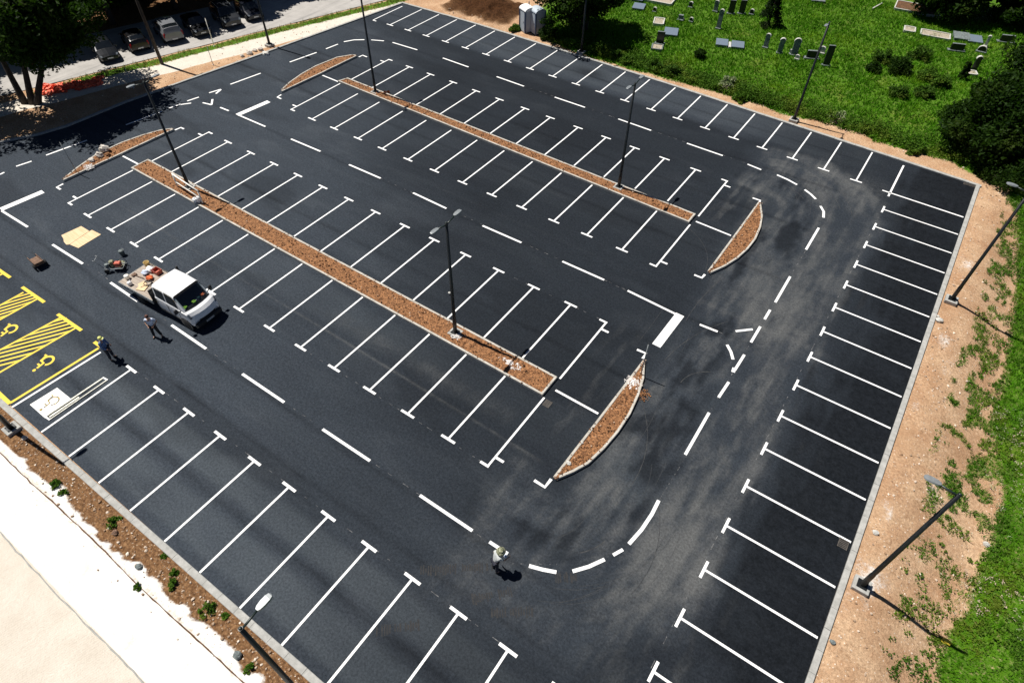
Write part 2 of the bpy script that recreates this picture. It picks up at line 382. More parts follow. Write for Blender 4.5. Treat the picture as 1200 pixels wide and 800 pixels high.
    M['rock'] = t.done(t.mix(t.ramp(n, .3, .7), (.38, .34, .29), (.66, .62, .56)), .95, 0, n, .6, .03)
    t = NT('white_rubble'); r = t.island()
    M['rubble'] = t.done(t.mix(r, (.55, .5, .46), (.84, .82, .8)), .95)
    t = NT('soil_clods'); r = t.island(); M['clod'] = t.done(t.mix(r, (.045, .02, .008), t.mix(t.ramp(r, .88, .97), (.28, .125, .05), (.58, .43, .30))), .95)
    t = NT('mixed_pebbles'); r = t.island()
    M['pebble'] = t.done(t.mix(t.math('POWER', r, 1.6), (.26, .16, .09), (.78, .68, .56)), .95)
    for i, col in enumerate([(.010, .012, .016), (.008, .008, .009), (.19, .20, .215), (.009, .010, .013), (.035, .038, .044), (.008, .010, .018)]):
        M['car%d' % i] = simple('dark_car_paint', col, .22, .15, .06, 1.0, .6)
mk()

# ------------------------------------------------------------------ ground sheet
def axis_pts(lo, a, b, hi, st, big):
    l = []; x = a
    s = st
    while x > lo: s = min(s * 1.25, big); x -= s; l.append(x)
    r = []; x = b; s = st
    while x < hi: s = min(s * 1.25, big); x += s; r.append(x)
    return np.array(l[::-1] + list(np.arange(a, b + 1e-6, st)) + r)
NX, NY = np.array([.9487, -.3162]), None
def street_s(x, y): return .949 * x - .316 * y
def ytop(x): return np.interp(x, [-25, -22.1, -12, 0, 10, 20, 30, 35.4], [47.3, 47.45, 47.68, 47.5, 47.25, 46.8, 46.34, 46.1])
def xleft(y): return np.interp(y, [-5, 0, 4, 7.66, 10, 12.05, 17.27, 29.42, 47.5], [-47, -41, -34.5, -28.74, -27.45, -26.84, -26.58, -24.69, -22.13])
def zones(x, y):
    n1 = fbm(x * .35, y * .35, 3) - .5; n2 = fbm(x * 1.3, y * 1.3, 9) - .5
    grass = np.zeros_like(x); chalk = np.zeros_like(x); sand = np.zeros_like(x); brown = np.zeros_like(x); seam = np.zeros_like(x)
    # cemetery meadow
    edge = 48.35 + n1 * 1.6 + sst(-2, -8, x) * 2.5 + sst(33, 36, x) * -1.0
    g = sst(-.5, .5, y - edge); g = g * (1 - .9 * sst(-8, -12, x + n1 * 5))
    grass = np.maximum(grass, g)
    # east meadow
    xb = np.interp(y, [-20, 0, 10, 16, 20, 24, 37, 44, 50], [40.6, 39.9, 39.6, 40.2, 40.3, 39.5, 39.2, 38.0, 36.5]) + n1 * 1.2
    e = sst(-.35, .35, x - xb) * sst(35.6, 36.2, x)
    patch = .8 * sst(.40, .60, fbm(x * 2.0, y * 1.5, 21) + .10 * sst(36.5, 38.5, x) - .05)
    pz = sst(36.6, 37.4, x) * np.interp(y, [-20, 6, 9, 13, 16, 18, 27, 30, 45], [.6, .68, .55, .65, .45, 1.0, 1.0, .7, .8])
    e = np.maximum(e, patch * pz); grass = np.maximum(grass, np.where(y < 50, e, 0) * (x > 35.5))
    # white road and sand field in the south
    so = (y < -5.1) & (x < 35)
    y2 = y + n2 * .75 + n1 * .35
    chalk = np.where(so, sst(-6.15, -6.5, y2), 0); sand = np.where(so, sst(-8.85, -8.95, y), 0)
    brown = np.where(so, .9 * sst(-6.6, -6.2, y2), 0)
    seam = np.where(so, .62 * np.exp(-((y + 6.72 + n2 * .3) / .42) ** 2) + .35 * np.exp(-((y + 8.95) / .25) ** 2), 0)
    # west: street verge, path and soil
    s = street_s(x, y) + n1 * .5
    und = sst(-46.6, -47.6, s); brown = np.maximum(brown, und * (x < -25)); grass = np.maximum(grass, .45 * und * (x < -25))
    w = (x < xleft(y) + .2) & (y > 6)
    verge = sst(-38.0, -37.7, s) * sst(-36.3, -36.8, s) * np.interp(y, [6, 15, 17, 60], [.35, .4, 1, 1])
    grass = np.where(w, np.maximum(grass * (y > 49), verge), grass)
    sand = np.where(w & (y < 48), np.maximum(sand, .8 * sst(-37, -36.6, s) * sst(-33.9, -34.5, s)), sand)
    # white rubble spots on the east strip
    for cx, cy, r in ((35.9, 36.0, 1.1), (36.0, 10.6, 2.0), (36.0, 28.0, .8), (35.7, 22.0, .7), (35.8, 15, .8), (36.8, 6, .9), (36.6, 26.4, 1.0), (37.6, 17.5, .9), (36.4, 24.3, .7)):
        chalk = np.maximum(chalk, (.30 + .9 * n2) * np.exp(-(((x - cx) / .7) ** 2 + ((y - cy) / 1.3) ** 2) / r ** 2) * (x > 35.3))
    chalk = np.maximum(chalk, .8 * np.exp(-(((x + .9) / .9) ** 2 + ((y - 48.9) / .8) ** 2)))
    # dug earth mound
    mo = np.exp(-(((x + 13.6 + n1 * 2) / 4.6) ** 6 + ((y - 51.4 + n1) / 3.2) ** 6)); brown = np.maximum(brown, mo); grass = grass * (1 - mo)
    grass = np.maximum(grass, np.maximum(sst(55, 60, y + n1 * 4), sst(-57, -62, x + n1 * 4)))
    return grass, chalk, sand, brown, seam, mo
xs = axis_pts(-170, -46, 52, 160, .22, 14); ys = axis_pts(-60, -12, 80, 260, .22, 14)
GX, GY = np.meshgrid(xs, ys, indexing='ij')
gz, cz, sz_, bz, mz, mo = zones(GX, GY)
t_ = np.clip((GX - 35.7) / 4.5, 0, 1); f_ = 1 - np.clip((GY - 38) / 12, 0, 1)
GZ = -1.15 * t_ * t_ * (3 - 2 * t_) * f_
out = (GX > 35.15) | (GY > ytop(GX) + .22) | (GY < -5.2) | (GX < xleft(GY) - .3)
GZ = GZ + np.where(out, (fbm(GX * 1.1, GY * 1.1, 5) - .5) * (.10 + .12 * bz + .08 * gz) * (1 - .9 * np.clip(cz + sz_, 0, 1)), 0)
GZ = GZ + mo * (.15 + .8 * fbm(GX * .8, GY * .8, 31)) + mo * (fbm(GX * 2.2, GY * 2.2, 32) - .5) * .9
GZ = np.where(out, GZ - .02, -.06)
gm = np_mesh('ground', np.stack([GX, GY, GZ], -1).reshape(-1, 3), grid_faces(len(xs), len(ys)), M['ground'], True,
             {'grass': gz, 'chalk': cz, 'sand': sz_, 'brown': bz, 'seam': mz, 'dug': mo})
tag(link('ground', gm), 'open ground of bare soil, chalk and meadow around the car park', 'ground', None, 'structure')
def gheight(x, y):
    i = min(max(np.searchsorted(xs, x), 1), len(xs) - 1); j = min(max(np.searchsorted(ys, y), 1), len(ys) - 1)
    return float(GZ[i, j])

# ------------------------------------------------------------------ asphalt
nu, nv = 480, 340
uu, vv = np.meshgrid(np.linspace(0, 1, nu), np.linspace(0, 1, nv), indexing='ij')
y0 = -5 + vv * 52.5; xl = xleft(y0); X = xl + uu * (35.0 - xl); Y = -5 + (y0 + 5) * (ytop(X) + 5) / 52.5
# wear follows the driving loop: distance from the rounded rectangle of the lane line, and the way along it
def loop_dist(X, Y, x1=26.95, ya=3.2, yb=39.1, r=4.2):
    x0 = -30.0; cx, cy = (x0 + x1) / 2, (ya + yb) / 2; qx = np.abs(X - cx) - (x1 - x0) / 2 + r; qy = np.abs(Y - cy) - (yb - ya) / 2 + r
    return np.hypot(np.maximum(qx, 0), np.maximum(qy, 0)) + np.minimum(np.maximum(qx, qy), 0) - r
ld = loop_dist(X, Y) + (fbm(X * .22, Y * .22, 61) - .5) * 2.6 + (fbm(X * .8, Y * .8, 62) - .5) * .5; la = np.where(X > 23, Y, np.where(Y > 21, 60 - X, X - 20)) * .5 + .5 * (Y - np.where(Y > 21, 1, -1) * 0)
east = sst(18.5, 21.5, X)
sk1 = .28 * fbm(ld * 1.5, la * .22, 41, 5) + .40 * fbm(X * 1.5, Y * .26, 63, 5) + .32 * fbm(X * .8 + Y * .3, Y * .7 - X * .4, 64, 5); sk2 = .35 * fbm(ld * 4.0 + 3, la * .35, 44, 4) + .65 * fbm(X * 4.2, Y * .6, 65, 4); sk3 = fbm(X * .9, Y * .9, 43); cl = fbm(X * .22, Y * .2, 47)
zone_ = sst(-5.5, -3.0, ld) * sst(4.6, 3.0, ld) * east
dust = zone_ * (.62 + .38 * sst(1, 8, Y)) * np.clip(.26 + 1.9 * (sk1 - .44) + 1.0 * (sk2 - .5) + 1.0 * (cl - .45), 0, 1.1)
dust += .5 * np.exp(-(((X - 27.5) / 4.0) ** 2 + ((Y - 41.2) / 2.4) ** 2)) * (.4 + sk2) + .6 * np.exp(-(((X - 21.0) / 1.2) ** 2 + ((Y - 33.5) / 3.4) ** 2)) * sst(.35, .65, fbm(X * 3, Y * .5, 52))
dust += .65 * np.exp(-(((X - 28.6) / 1.9) ** 2 + ((Y - 7.0) / 3.0) ** 2)) * (.3 + sk1) + .35 * np.exp(-(((X - 29.0) / 1.0) ** 2 + ((Y - 19) / 7) ** 2)) * (.3 + sk2)
dust += .45 * np.exp(-(((X - 30.5) / 3.0) ** 2 + ((Y - 1.5) / 2.0) ** 2)) * sst(.4, .65, sk2)
dust += .42 * np.exp(-(((Y - 9.2) / .8) ** 2)) * sst(2, 7, X) * sst(19.5, 18.5, X) * (.4 + sk3) + .7 * np.exp(-(((Y - 8.15 + .012 * (X - 3)) / .10) ** 2)) * sst(-16, -12, X) * sst(23, 20, X) * (.3 + cl)
dust += .30 * np.exp(-(((Y - 45.2) / 1.6) ** 2)) * sst(32, 26, X) * sst(.5, .7, sk3) + .4 * np.exp(-(((X - 20.9) / 1.3) ** 2)) * sst(8, 11, Y) * sst(22, 18, Y) * sst(.38, .65, fbm(X * 2.6, Y * .5, 53))
dust += .30 * np.exp(-(((Y - 22.9) / .25) ** 2)) * sst(-10, 5, X) * (.2 + cl) + .28 * np.exp(-(((Y - 27.2) / .4) ** 2)) * sst(-12, -6, X) * sst(20, 15, X) * (.2 + cl)
dust += .75 * np.exp(-(((X + 29) / 3) ** 2 + ((Y - 4.5) / 3) ** 2)) + .3 * np.exp(-(((X + 21) / 4) ** 2 + ((Y - 12) / 6) ** 2)) * (.3 + sk3)
bst = fbm(X * 2.4, Y * .28, 73, 5); bay = sst(30.2, 32.6, X + (fbm(X * .5, Y * .35, 72) - .5) * 4.0 + (bst - .5) * 3.2) * sst(29.8, 30.6, X)
dust = np.clip(dust * (1 - .9 * bay) + .34 * sst(.52, .72, bst) * sst(29.5, 30.5, X) * sst(34.4, 32.5, X) * (.3 + cl), 0, 1.1)
fresh = bay * (.75 + .35 * sst(.35, .6, fbm(X * .5, Y * .8, 54))) + .35 * sst(.55, .72, fbm(X * .14, Y * .4, 51)) * (1 - zone_)
fresh += .8 * np.exp(-(((X - 2.5) / 1.6) ** 2 + ((Y - 45.2) / .8) ** 2)) + .8 * zone_ * sst(.50, .38, sk1) * sst(-4.5, -2.5, ld) * sst(.6, -1.5, ld)
# paver seams: dark joints and paler bands along the rows
seam_ = lambda yy, w: np.exp(-(((Y - yy + (fbm(X * .3, Y * 0 + yy, 56) - .5) * .25) / w) ** 2)) * (.35 + .9 * fbm(X * .5, Y * 0 + yy * 3, 57))
for yy in (-2.3, .75, 3.0, 15.0, 21.2, 27.6, 33.6, 39.4, 44.6): fresh += .55 * seam_(yy, .14) * sst(30, 24, X)
worn = np.zeros_like(X)
for y1, y2, k in ((-4.7, -2.5, .75), (-2.1, -.4, .9), (6.8, 8.0, .25), (8.3, 11.2, .45), (13.4, 17.2, .25), (25.5, 29.3, .35), (43.2, 46.8, .55), (1.2, 2.8, .25), (19.5, 21, .3)):
    worn += 1.25 * k * sst(y1 - .15, y1 + .5, Y) * sst(y2 + .15, y2 - .5, Y) * (.3 + 1.0 * fbm(X * .25, Y * .9, 58))
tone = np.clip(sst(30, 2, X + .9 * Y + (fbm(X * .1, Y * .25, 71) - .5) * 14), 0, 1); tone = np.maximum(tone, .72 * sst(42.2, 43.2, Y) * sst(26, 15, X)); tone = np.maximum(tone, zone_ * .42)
worn = np.clip(worn * sst(30, 27, X), 0, 1) * (.4 + .6 * sst(-16, 6, X)); fresh = np.clip(fresh, 0, 1)
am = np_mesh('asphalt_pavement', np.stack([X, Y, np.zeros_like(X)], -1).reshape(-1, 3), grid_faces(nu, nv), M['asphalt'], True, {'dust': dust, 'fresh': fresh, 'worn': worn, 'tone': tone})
PAVE = tag(link('asphalt_pavement', am), 'fresh black asphalt of the car park with painted bays', 'pavement', None, 'structure')

Z1 = .004
WID, HEADW, HEADL = .105, .135, .86
def mark(name, mb, m='white_paint'):
    return mb.build(name, M[m], PAVE)
def tee(hx, hy, base, vertical=True, hl=HEADL, h0=None, h1=None, name='bay_line', tick=None):
    """T-shaped bay mark: head across the lane edge, stem to the kerb"""
    mb = MB()
    a = -hl / 2 if h0 is None else h0; b = hl / 2 if h1 is None else h1
    if vertical:
        s = 1 if base > hy else -1
        mb.flat([(hx + a, hy - HEADW / 2), (hx + b, hy - HEADW / 2), (hx + b, hy + HEADW / 2), (hx + a, hy + HEADW / 2)], Z1)
        ya = hy + s * HEADW / 2
        mb.flat([(hx - WID / 2, ya), (hx + WID / 2, ya), (hx + WID / 2, base), (hx - WID / 2, base)], Z1)
        if tick:
            ty = hy + s * .62; x0 = hx + math.copysign(WID / 2, tick); x1 = hx + tick
            mb.flat([(x0, ty - .07), (x1, ty - .07), (x1, ty + .07), (x0, ty + .07)], Z1)
    else:
        HW = .125
        mb.flat([(hx - HW / 2, hy + a), (hx + HW / 2, hy + a), (hx + HW / 2, hy + b), (hx - HW / 2, hy + b)], Z1)
        mb.flat([(hx + HW / 2, hy - WID / 2), (base, hy - WID / 2), (base, hy + WID / 2), (hx + HW / 2, hy + WID / 2)], Z1)
    return mark(name, mb)
r1 = [0.03, 2.48, 4.98, 7.46, 10.01, 12.44, 15.02, 17.53, 20.03, 22.5, 24.98, 27.45]
for x in r1: tee(x, 0.0, -4.98)
r2 = [-14.61, -11.92, -9.29, -6.70, -4.09, -1.5, 1.07, 3.74, 6.32, 8.94, 11.57, 14.23, 16.89]
for x in r2: tee(x, 6.36, 11.35)
for x in r2: tee(x + .05, 18.09, 12.92)
r4 = [-14.4, -11.85, -9.3, -6.65, -4.07, -1.42, 1.2, 3.85, 6.5, 9.1, 11.77, 14.38, 17.04]
for x in r4[1:]: tee(x, 24.40, 29.80 - .02 * (x + 15) / 5)
for x in [-11.61, -9.07, -6.44, -3.79, -1.23, 1.45, 4.03, 6.74, 9.37, 11.96, 14.55, 17.15]: tee(x, 36.36 - .012 * (x + 12) * (x > -5), 31.1)
r6 = [-19.5, -17.15, -14.80, -12.37, -9.91, -7.42, -4.88, -2.33, 0.2, 2.71, 5.2, 7.72, 10.29, 12.78, 15.28, 17.79, 20.19, 22.65, 25.09, 27.52]
def yh6(x): return float(np.interp(x, [-22, -18, -12, -4, 6, 14, 20, 28], [42.3, 42.5, 42.64, 42.68, 42.46, 42.2, 41.93, 41.59]))
for x in r6: tee(x, yh6(x), float(ytop(x)) - .05)
rc = [39.09, 36.69, 34.3, 31.89, 29.52, 27.09, 24.66, 22.27, 19.82, 17.35, 14.93, 12.4, 9.96, 7.49, 5.04, 2.58]
for y in rc: tee(30.05, y, 34.93, False)
# end lines with half heads and ticks
e = 'end_bay_line'
tee(-17.05, 6.42, 12.1, h0=-.065, h1=.45, tick=-.5, name=e); tee(-17.0, 18.15, 12.95, h0=-.065, h1=.45, tick=-.5, name=e)
tee(-14.45, 24.5, 30.25, h0=-.065, h1=.45, tick=-.5, name=e); tee(-14.2, 36.4, 31.2, h0=-.065, h1=.45, tick=-.5, name=e)
tee(19.42, 6.25, 11.3, h0=-.45, h1=.065, tick=.5, name=e); tee(19.42, 18.0, 12.85, h0=-.45, h1=.065, tick=.5, name=e)
tee(19.6, 24.22, 29.5, h0=-.45, h1=.065, tick=.5, name=e); tee(19.68, 35.95, 30.7, h0=-.45, h1=.065, tick=.5, name=e)
tee(-21.75, 42.3, 46.9, h0=0, h1=.45, name=e)
mark(e, MB().strip(U(1059, 194), U(1041, 230), .13, Z1)); mark(e, MB().strip(U(1034, 223), U(1129, 254.5), .13, Z1))
mark(e, MB().strip(U(14, 477), U(118, 412.5), .12, Z1))
for a, b in (((144, 183), (165, 194)), ((378, 88.5), (399, 97)), ((815.5, 259.5), (856.5, 276)), ((651, 457), (701, 484.5))):
    mark('cross_line', MB().strip(U(*a), U(*b), .13, Z1))
for a, b, c in (((74, 215.5), (66.5, 219.5), (71, 222)), ((205, 152.5), (212, 149.6), (215.5, 151.3)), ((329.5, 111.2), (325, 114), (329.5, 116)),
                ((420.5, 67), (425, 65), (430, 67)), ((826, 321.5), (822.5, 325.5), (813.5, 322)), ((889.5, 237.5), (891, 235), (882, 232)),
                ((646, 561), (638.5, 570.5), (626, 562.5)), ((753, 420), (757, 414), (746.5, 409.5))):
    mark('corner_mark', MB().curve([U(*a), U(*b), U(*c)], .15, Z1))
# lane dashes
DASH = [((61.5, 286.5), (97, 309)), ((129.5, 331), (161.5, 353)), ((201, 380.8), (241.5, 408.5)), ((284, 438), (333, 471.2)), ((378, 502.7), (433.5, 539.7)),
        ((492, 580), (553.5, 621.5)), ((573.5, 634.5), (595, 648.5)), ((718.5, 650), (730, 643.5)), ((803, 532.5), (831, 483.3)), ((842, 465.5), (854, 447.5)),
        ((861, 433.5), (872.3, 415.5)), ((880, 401), (891, 382.5)), ((896, 374), (902.5, 363)), ((908.5, 354.2), (926, 324)), ((944.5, 292.5), (959.5, 267)),
        ((876, 192.5), (892, 199)), ((805, 168), (847, 182.5)), ((724.5, 139.5), (763, 153)), ((650, 114), (685.5, 126)), ((582, 90), (614, 101.3)),
        ((519, 68.2), (549, 78.8)), ((460, 50), (489, 58.7)), ((435, 47), (450, 48.2)), ((382, 57.5), (396, 52)), ((339.5, 73), (371, 61.7)), ((270, 99), (305.5, 86)),
        ((219.5, 118.5), (233, 114)), ((198, 127), (212, 122)), ((211, 122.8), (224, 121)), ((258, 126), (268, 130)), ((147.5, 146.5), (190, 130.5)), ((54, 182), (102, 164.5)), ((19, 195), (37, 189)),
        ((0, 204.5), (5, 202)), ((-20, 213), (-9, 208.5)), ((280, 135.2), (311, 148.5)), ((2, 247), (32.5, 266)), ((735.5, 340.5), (793, 368.5)),
        ((820, 380.2), (841, 388.5)), ((862, 388), (882, 385.7)), ((341, 163), (375.5, 177.5)), ((409, 193), (446, 209)), ((484, 226), (523, 244.3)), ((565.5, 264.5), (611, 284.3)), ((659, 306.3), (708, 328)),
        ((245, 109), (259, 104.8)), ((237.5, 120.5), (248, 123))]
for a, b in DASH: mark('lane_dash', MB().strip(U(*a), U(*b), .148, Z1))
mark('lane_dash', MB().strip(U(259, 105.2), U(253, 110), .16, .008)); mark('lane_dash', MB().strip(U(249, 116.5), U(248, 123), .16, .008))
mark('lane_dash', MB().strip(U(859, 436), U(860.5, 431), .2, .008))
for pts in ([(620, 662.6), (636, 667), (652, 670)], [(671, 669), (690, 663.5), (708.5, 655)], [(737, 637), (752, 620), (764, 602), (772, 586)], [(965, 255), (965.3, 248), (961.5, 241.5)],
            [(956, 233.3), (950, 227.5), (943, 222.3)], [(934, 216.5), (923, 210.5), (910.5, 205)], [(403, 49.2), (415, 47), (427, 46.8)], [(852, 403.8), (856.5, 412), (859, 421)]):
    mark('lane_curve', MB().curve([U(*p) for p in pts], .165, Z1))
mark('stop_bar', MB().strip(U(278, 135), U(315, 119), .48, .008)); mark('stop_bar', MB().strip(U(1, 245.5), U(50.5, 224.5), .48, .008))
mark('stop_bar', MB().strip(U(797, 368.5), U(769, 405), .52, .008))
# faint chalk guide lines
ck = MB()
def guide(a, b, n):
    a = U(*a); b = U(*b)
    for k in range(n):
        t0 = (k + random.random() * .5) / n; t1 = t0 + random.uniform(.12, .55) / n
        ck.strip(a.lerp(b, t0), a.lerp(b, t1), random.uniform(.018, .035), .002)
guide((241, 408), (573, 635), 26); guide((446, 209), (735, 340), 30); guide((708, 328), (790, 368), 9); guide((772, 586), (805, 533), 10); guide((831, 483), (945, 292), 22)
guide((614, 101), (876, 192), 30); guide((155, 431), (596, 760), 30); guide((352, 407), (573, 546), 20); guide((762, 784), (1034, 245), 46); guide((793, 368), (850, 392), 7); guide((585, 317), (712, 378), 9)
guide((101, 309), (201, 380), 9); guide((600, 660), (656, 661), 7)
mark('chalk_marking', ck, 'chalk')
# crawler tracks and scuffs left on the new surface
mt = MB(); rr = random.Random(21)
for a, b, n in (((492, 668), (578, 664), 30), ((550, 703), (600, 692), 18), ((440, 739), (492, 732), 17), ((575, 718), (625, 716), 16), ((650, 677), (676, 676), 10)):
    a = U(*a); b = U(*b); d = (b - a).normalized(); nn = Vector((-d.y, d.x, 0))
    for k in range(n):
        if rr.random() < .12: continue
        c0 = a.lerp(b, (k + .5) / n) + nn * rr.uniform(-.03, .03); h2 = rr.uniform(.10, .24); mt.strip(c0 - nn * h2, c0 + nn * h2, rr.uniform(.05, .09), .0015 + k * .00001)
mark('crawler_track_marking', mt, 'mud')
sf = MB()
def arc_path(cx, cy, r, a0, a1, n=14): return [(cx + r * math.cos(R(a0 + (a1 - a0) * t / n)), cy + r * math.sin(R(a0 + (a1 - a0) * t / n))) for t in range(n + 1)]
for k in range(40):
    q = rr.random(); w_ = rr.choice((.012, .015, .02, .03, .045))
    if q < .3: a0 = rr.uniform(-80, -10); pts = arc_path(22.7 + rr.gauss(0, .5), 7.4 + rr.gauss(0, .5), rr.uniform(2.4, 6.4), a0, a0 + rr.uniform(15, 60))
    elif q < .5: a0 = rr.uniform(5, 60); pts = arc_path(22.5 + rr.gauss(0, .5), 35 + rr.gauss(0, .5), rr.uniform(2.5, 7.5), a0, a0 + rr.uniform(15, 50))
    else:
        x = rr.uniform(21.5, 29.5); y = rr.uniform(6, 38); L_ = rr.uniform(.8, 6.0); a = R(90) + rr.gauss(0, .13) if rr.random() < .92 else rr.uniform(0, 3.1); bend = rr.gauss(0, .05)
        pts = [(x + math.cos(a + bend * t) * L_ * t / 8, y + math.sin(a + bend * t) * L_ * t / 8) for t in range(9)]
    sf.curve(pts, w_, .001 + k * .00002)
mark('scuff_marking', sf, 'scuff')
# yellow disabled bays
YP = 'yellow_paint'
def hatch(up0, up1, lo0, lo1, h0, h1):
    a0, a1, b0, b1 = U(*up0), U(*up1), U(*lo0), U(*lo1); mb = MB()
    d = (a1 - a0).normalized()
    A0, A1 = a0 - d * 3.2, a1; d = (b1 - b0).normalized(); B0, B1 = b0 - d * 3.2, b1
    mb.strip(A0, A1, .13, .004); mb.strip(B0, B1, .13, .004); mb.strip(U(*h0), U(*h1), .19, .008)
    e_ = (A1 - A0).normalized(); w_ = Matrix.Rotation(R(-25), 3, 'Z') @ e_; nn = Vector((e_.y, -e_.x, 0)); wd = abs((B1 - A1).dot(nn)); adv = wd * abs(w_.dot(e_) / w_.dot(nn)); ln = (A1 - A0).length
    k = 0.45
    while k < ln - .1:
        p = A0 + e_ * k; q = B0 + (B1 - B0).normalized() * (k + adv + (A0 - B0).dot(e_))
        if (q - B0).dot(e_) > (B1 - B0).length: 
            f = ((B1 - B0).length - (p - B0).dot(e_)) / max((q - p).dot(e_), .01); q = p.lerp(q, max(f, .0))
        if (q - p).length > .2: mb.strip(p, q, .12, .006)
        k += .70
    return mark('hatched_zone', mb, YP)
hatch((0, 357.8), (27.5, 342.5), (0, 374.5), (44, 350), (26, 336.3), (52, 354.2))
hatch((0, 410), (72.5, 371.3), (0, 436), (89, 384), (67.5, 368), (95.5, 387.2))
mark('yellow_line', MB().curve([U(-40, 340), U(5, 320)], .14, Z1), YP); mark('yellow_line', MB().strip(U(-3, 315), U(12, 325.3), .19, .008), YP)
mark('yellow_line', MB().strip(U(11.5, 472.3), U(115.5, 407.8), .15, Z1), YP); mark('yellow_line', MB().strip(U(110.5, 400.5), U(124, 410), .19, .008), YP); mark('yellow_line', MB().strip(U(-12, 451), U(11.5, 473), .22, .007), YP)
def wheelchair(c, up, s, z, w, mb):
    """wheelchair symbol; UP points from the wheel to the head"""
    up = Vector(up).normalized(); rt = Vector((up.y, -up.x))
    P = lambda a, b: (c[0] + (rt.x * a + up.x * b) * s, c[1] + (rt.y * a + up.y * b) * s)
    mb.curve([P(-.05 + .42 * math.cos(t), -.25 + .42 * math.sin(t)) for t in [R(v) for v in range(125, 396, 15)]], w, z)
    mb.curve([P(-.12, .62), P(-.05, .05), P(.35, .02), P(.5, -.5), P(.68, -.45)], w, z + .003)
    mb.strip(P(-.06, .34), P(.26, .34), w * .8, z + .005)
    mb.flat([P(-.14 + .13 * math.cos(t), .84 + .13 * math.sin(t)) for t in [R(v) for v in range(0, 360, 30)]], z + .001)
    return mb
def px_dir(a, b): d = U(*b) - U(*a); return (d.x, d.y)
for cpx, upx in (((9, 387.5), ((20, 381), (-5, 397))), ((51.5, 424.5), ((63, 417), (37, 434)))):
    p = U(*cpx); mark('wheelchair_symbol', wheelchair((p.x, p.y), px_dir(*upx), .72, .004, .13, MB()), YP)

# ------------------------------------------------------------------ kerbs
def sweep(poly, w, h, side, seg=1.0, closed=False, z0=-.05):
    """kerb stones laid along POLY; its outer face is POLY, the stones lie to SIDE"""
    P = [Vector((p[0], p[1])) for p in poly]
    if closed: P.append(P[0])
    mb = MB()
    n = len(P)
    nor = []
    for i in range(n):
        if closed:
            a = P[i - 1 if i > 0 else n - 2]; b = P[i + 1 if i < n - 1 else 1]
        else:
            a = P[max(i - 1, 0)]; b = P[min(i + 1, n - 1)]
        d0 = (P[i] - a); d1 = (b - P[i])
        d0 = d0.normalized() if d0.length > 1e-6 else d1.normalized(); d1 = d1.normalized() if d1.length > 1e-6 else d0
        m = (Vector((-d0.y, d0.x)) + Vector((-d1.y, d1.x))); m.normalize()
        k = max(m.dot(Vector((-d0.y, d0.x))), .45); nor.append(m * side / k)
    for i in range(n - 1):
        L = (P[i + 1] - P[i]).length; k = max(1, round(L / seg))
        for j in range(k):
            g = .006 / max(L, .01) if k > 1 or L > .5 else 0
            t0 = j / k + (g if j else 0); t1 = (j + 1) / k - (g if j < k - 1 else 0)
            q = []
            for t in (t0, t1):
                o = P[i].lerp(P[i + 1], t); m = nor[i].lerp(nor[i + 1], t)
                q.append((o, m))
            hh = h + random.uniform(-.006, .006); b = .018; vs = []
            for o, m in q:
                for d, z in ((0, z0), (0, hh - b), (b, hh), (w - b, hh), (w, hh - b), (w, z0)):
                    p = o + m * d; vs.append((p.x, p.y, z))
            fs = [(r, r + 1, 6 + r + 1, 6 + r) for r in range(5)] + [(5, 4, 3, 2, 1, 0), (6, 7, 8, 9, 10, 11)]
            if side > 0: fs = [f[::-1] for f in fs]
            mb.add(vs, fs)
    return mb
def kerb(pts, w, h, side, label):
    return tag(sweep(pts, w, h, side).build('kerb', M['kerb']), label, 'kerb', 'kerbs round the car park', 'structure')
kerb([(-47, -5.0), (-10, -5.05), (0, -5.05), (10, -5.0), (35.0, -4.95)], .30, .07, -1, 'pale concrete kerb between the bays and the white chalk road')
kerb([(35.0, -4.9), (35.02, 10), (35.0, 25), (34.98, 46.1)], .26, .09, -1, 'pale concrete kerb beside the bays and the steep bare soil strip')
kerb([(float(x), float(ytop(x))) for x in np.linspace(35.3, -22.3, 24)], .26, .10, -1, 'pale concrete kerb below the cemetery meadow')
kerb([(float(xleft(y)), float(y)) for y in (47.6, 40, 35, 29.42, 23, 17.27, 14, 12.05, 10.9, 10, 8.8, 7.66, 6, 4, 2)], .24, .11, -1, 'pale concrete kerb beside the sandy path and the big leafy tree')

# street and car lot
d_ = Vector((.316, .949)); n_ = Vector((.949, -.316)); o_ = n_ * 1.0
def SP(s, y):  # point on the street grid: offset s across, y along
    x = (s + .316 * y) / .949; return (x, y)
tag(MB().flat([SP(-38.05, -8), SP(-38.05, 64), SP(-47.2, 64), SP(-47.2, -8)], .03).build('street', M['street']), 'pale worn street and car lot beside the grass verge', 'street', None, 'structure')

def ridge(y, r, m, label, sd, am):
    rr = random.Random(sd); pts = [(x * .35 - 12, y + rr.gauss(0, .012) + .03 * math.sin(x * .21 + sd), -.005 + rr.uniform(-.4, .4) * r * am) for x in range(0, 120)]
    tag(MB().tube(pts, [r * rr.uniform(.5, 1.3) for _ in pts], 6).build('soil_path', M[m]), label, 'soil ridge', None, 'structure')
ridge(-6.76, .026, 'dug_soil', 'thin brown soil ridge along the white chalk road', 3, .6); ridge(-8.92, .028, 'kerb', 'thin grey ridge between the chalk road and the sand field', 5, .4)
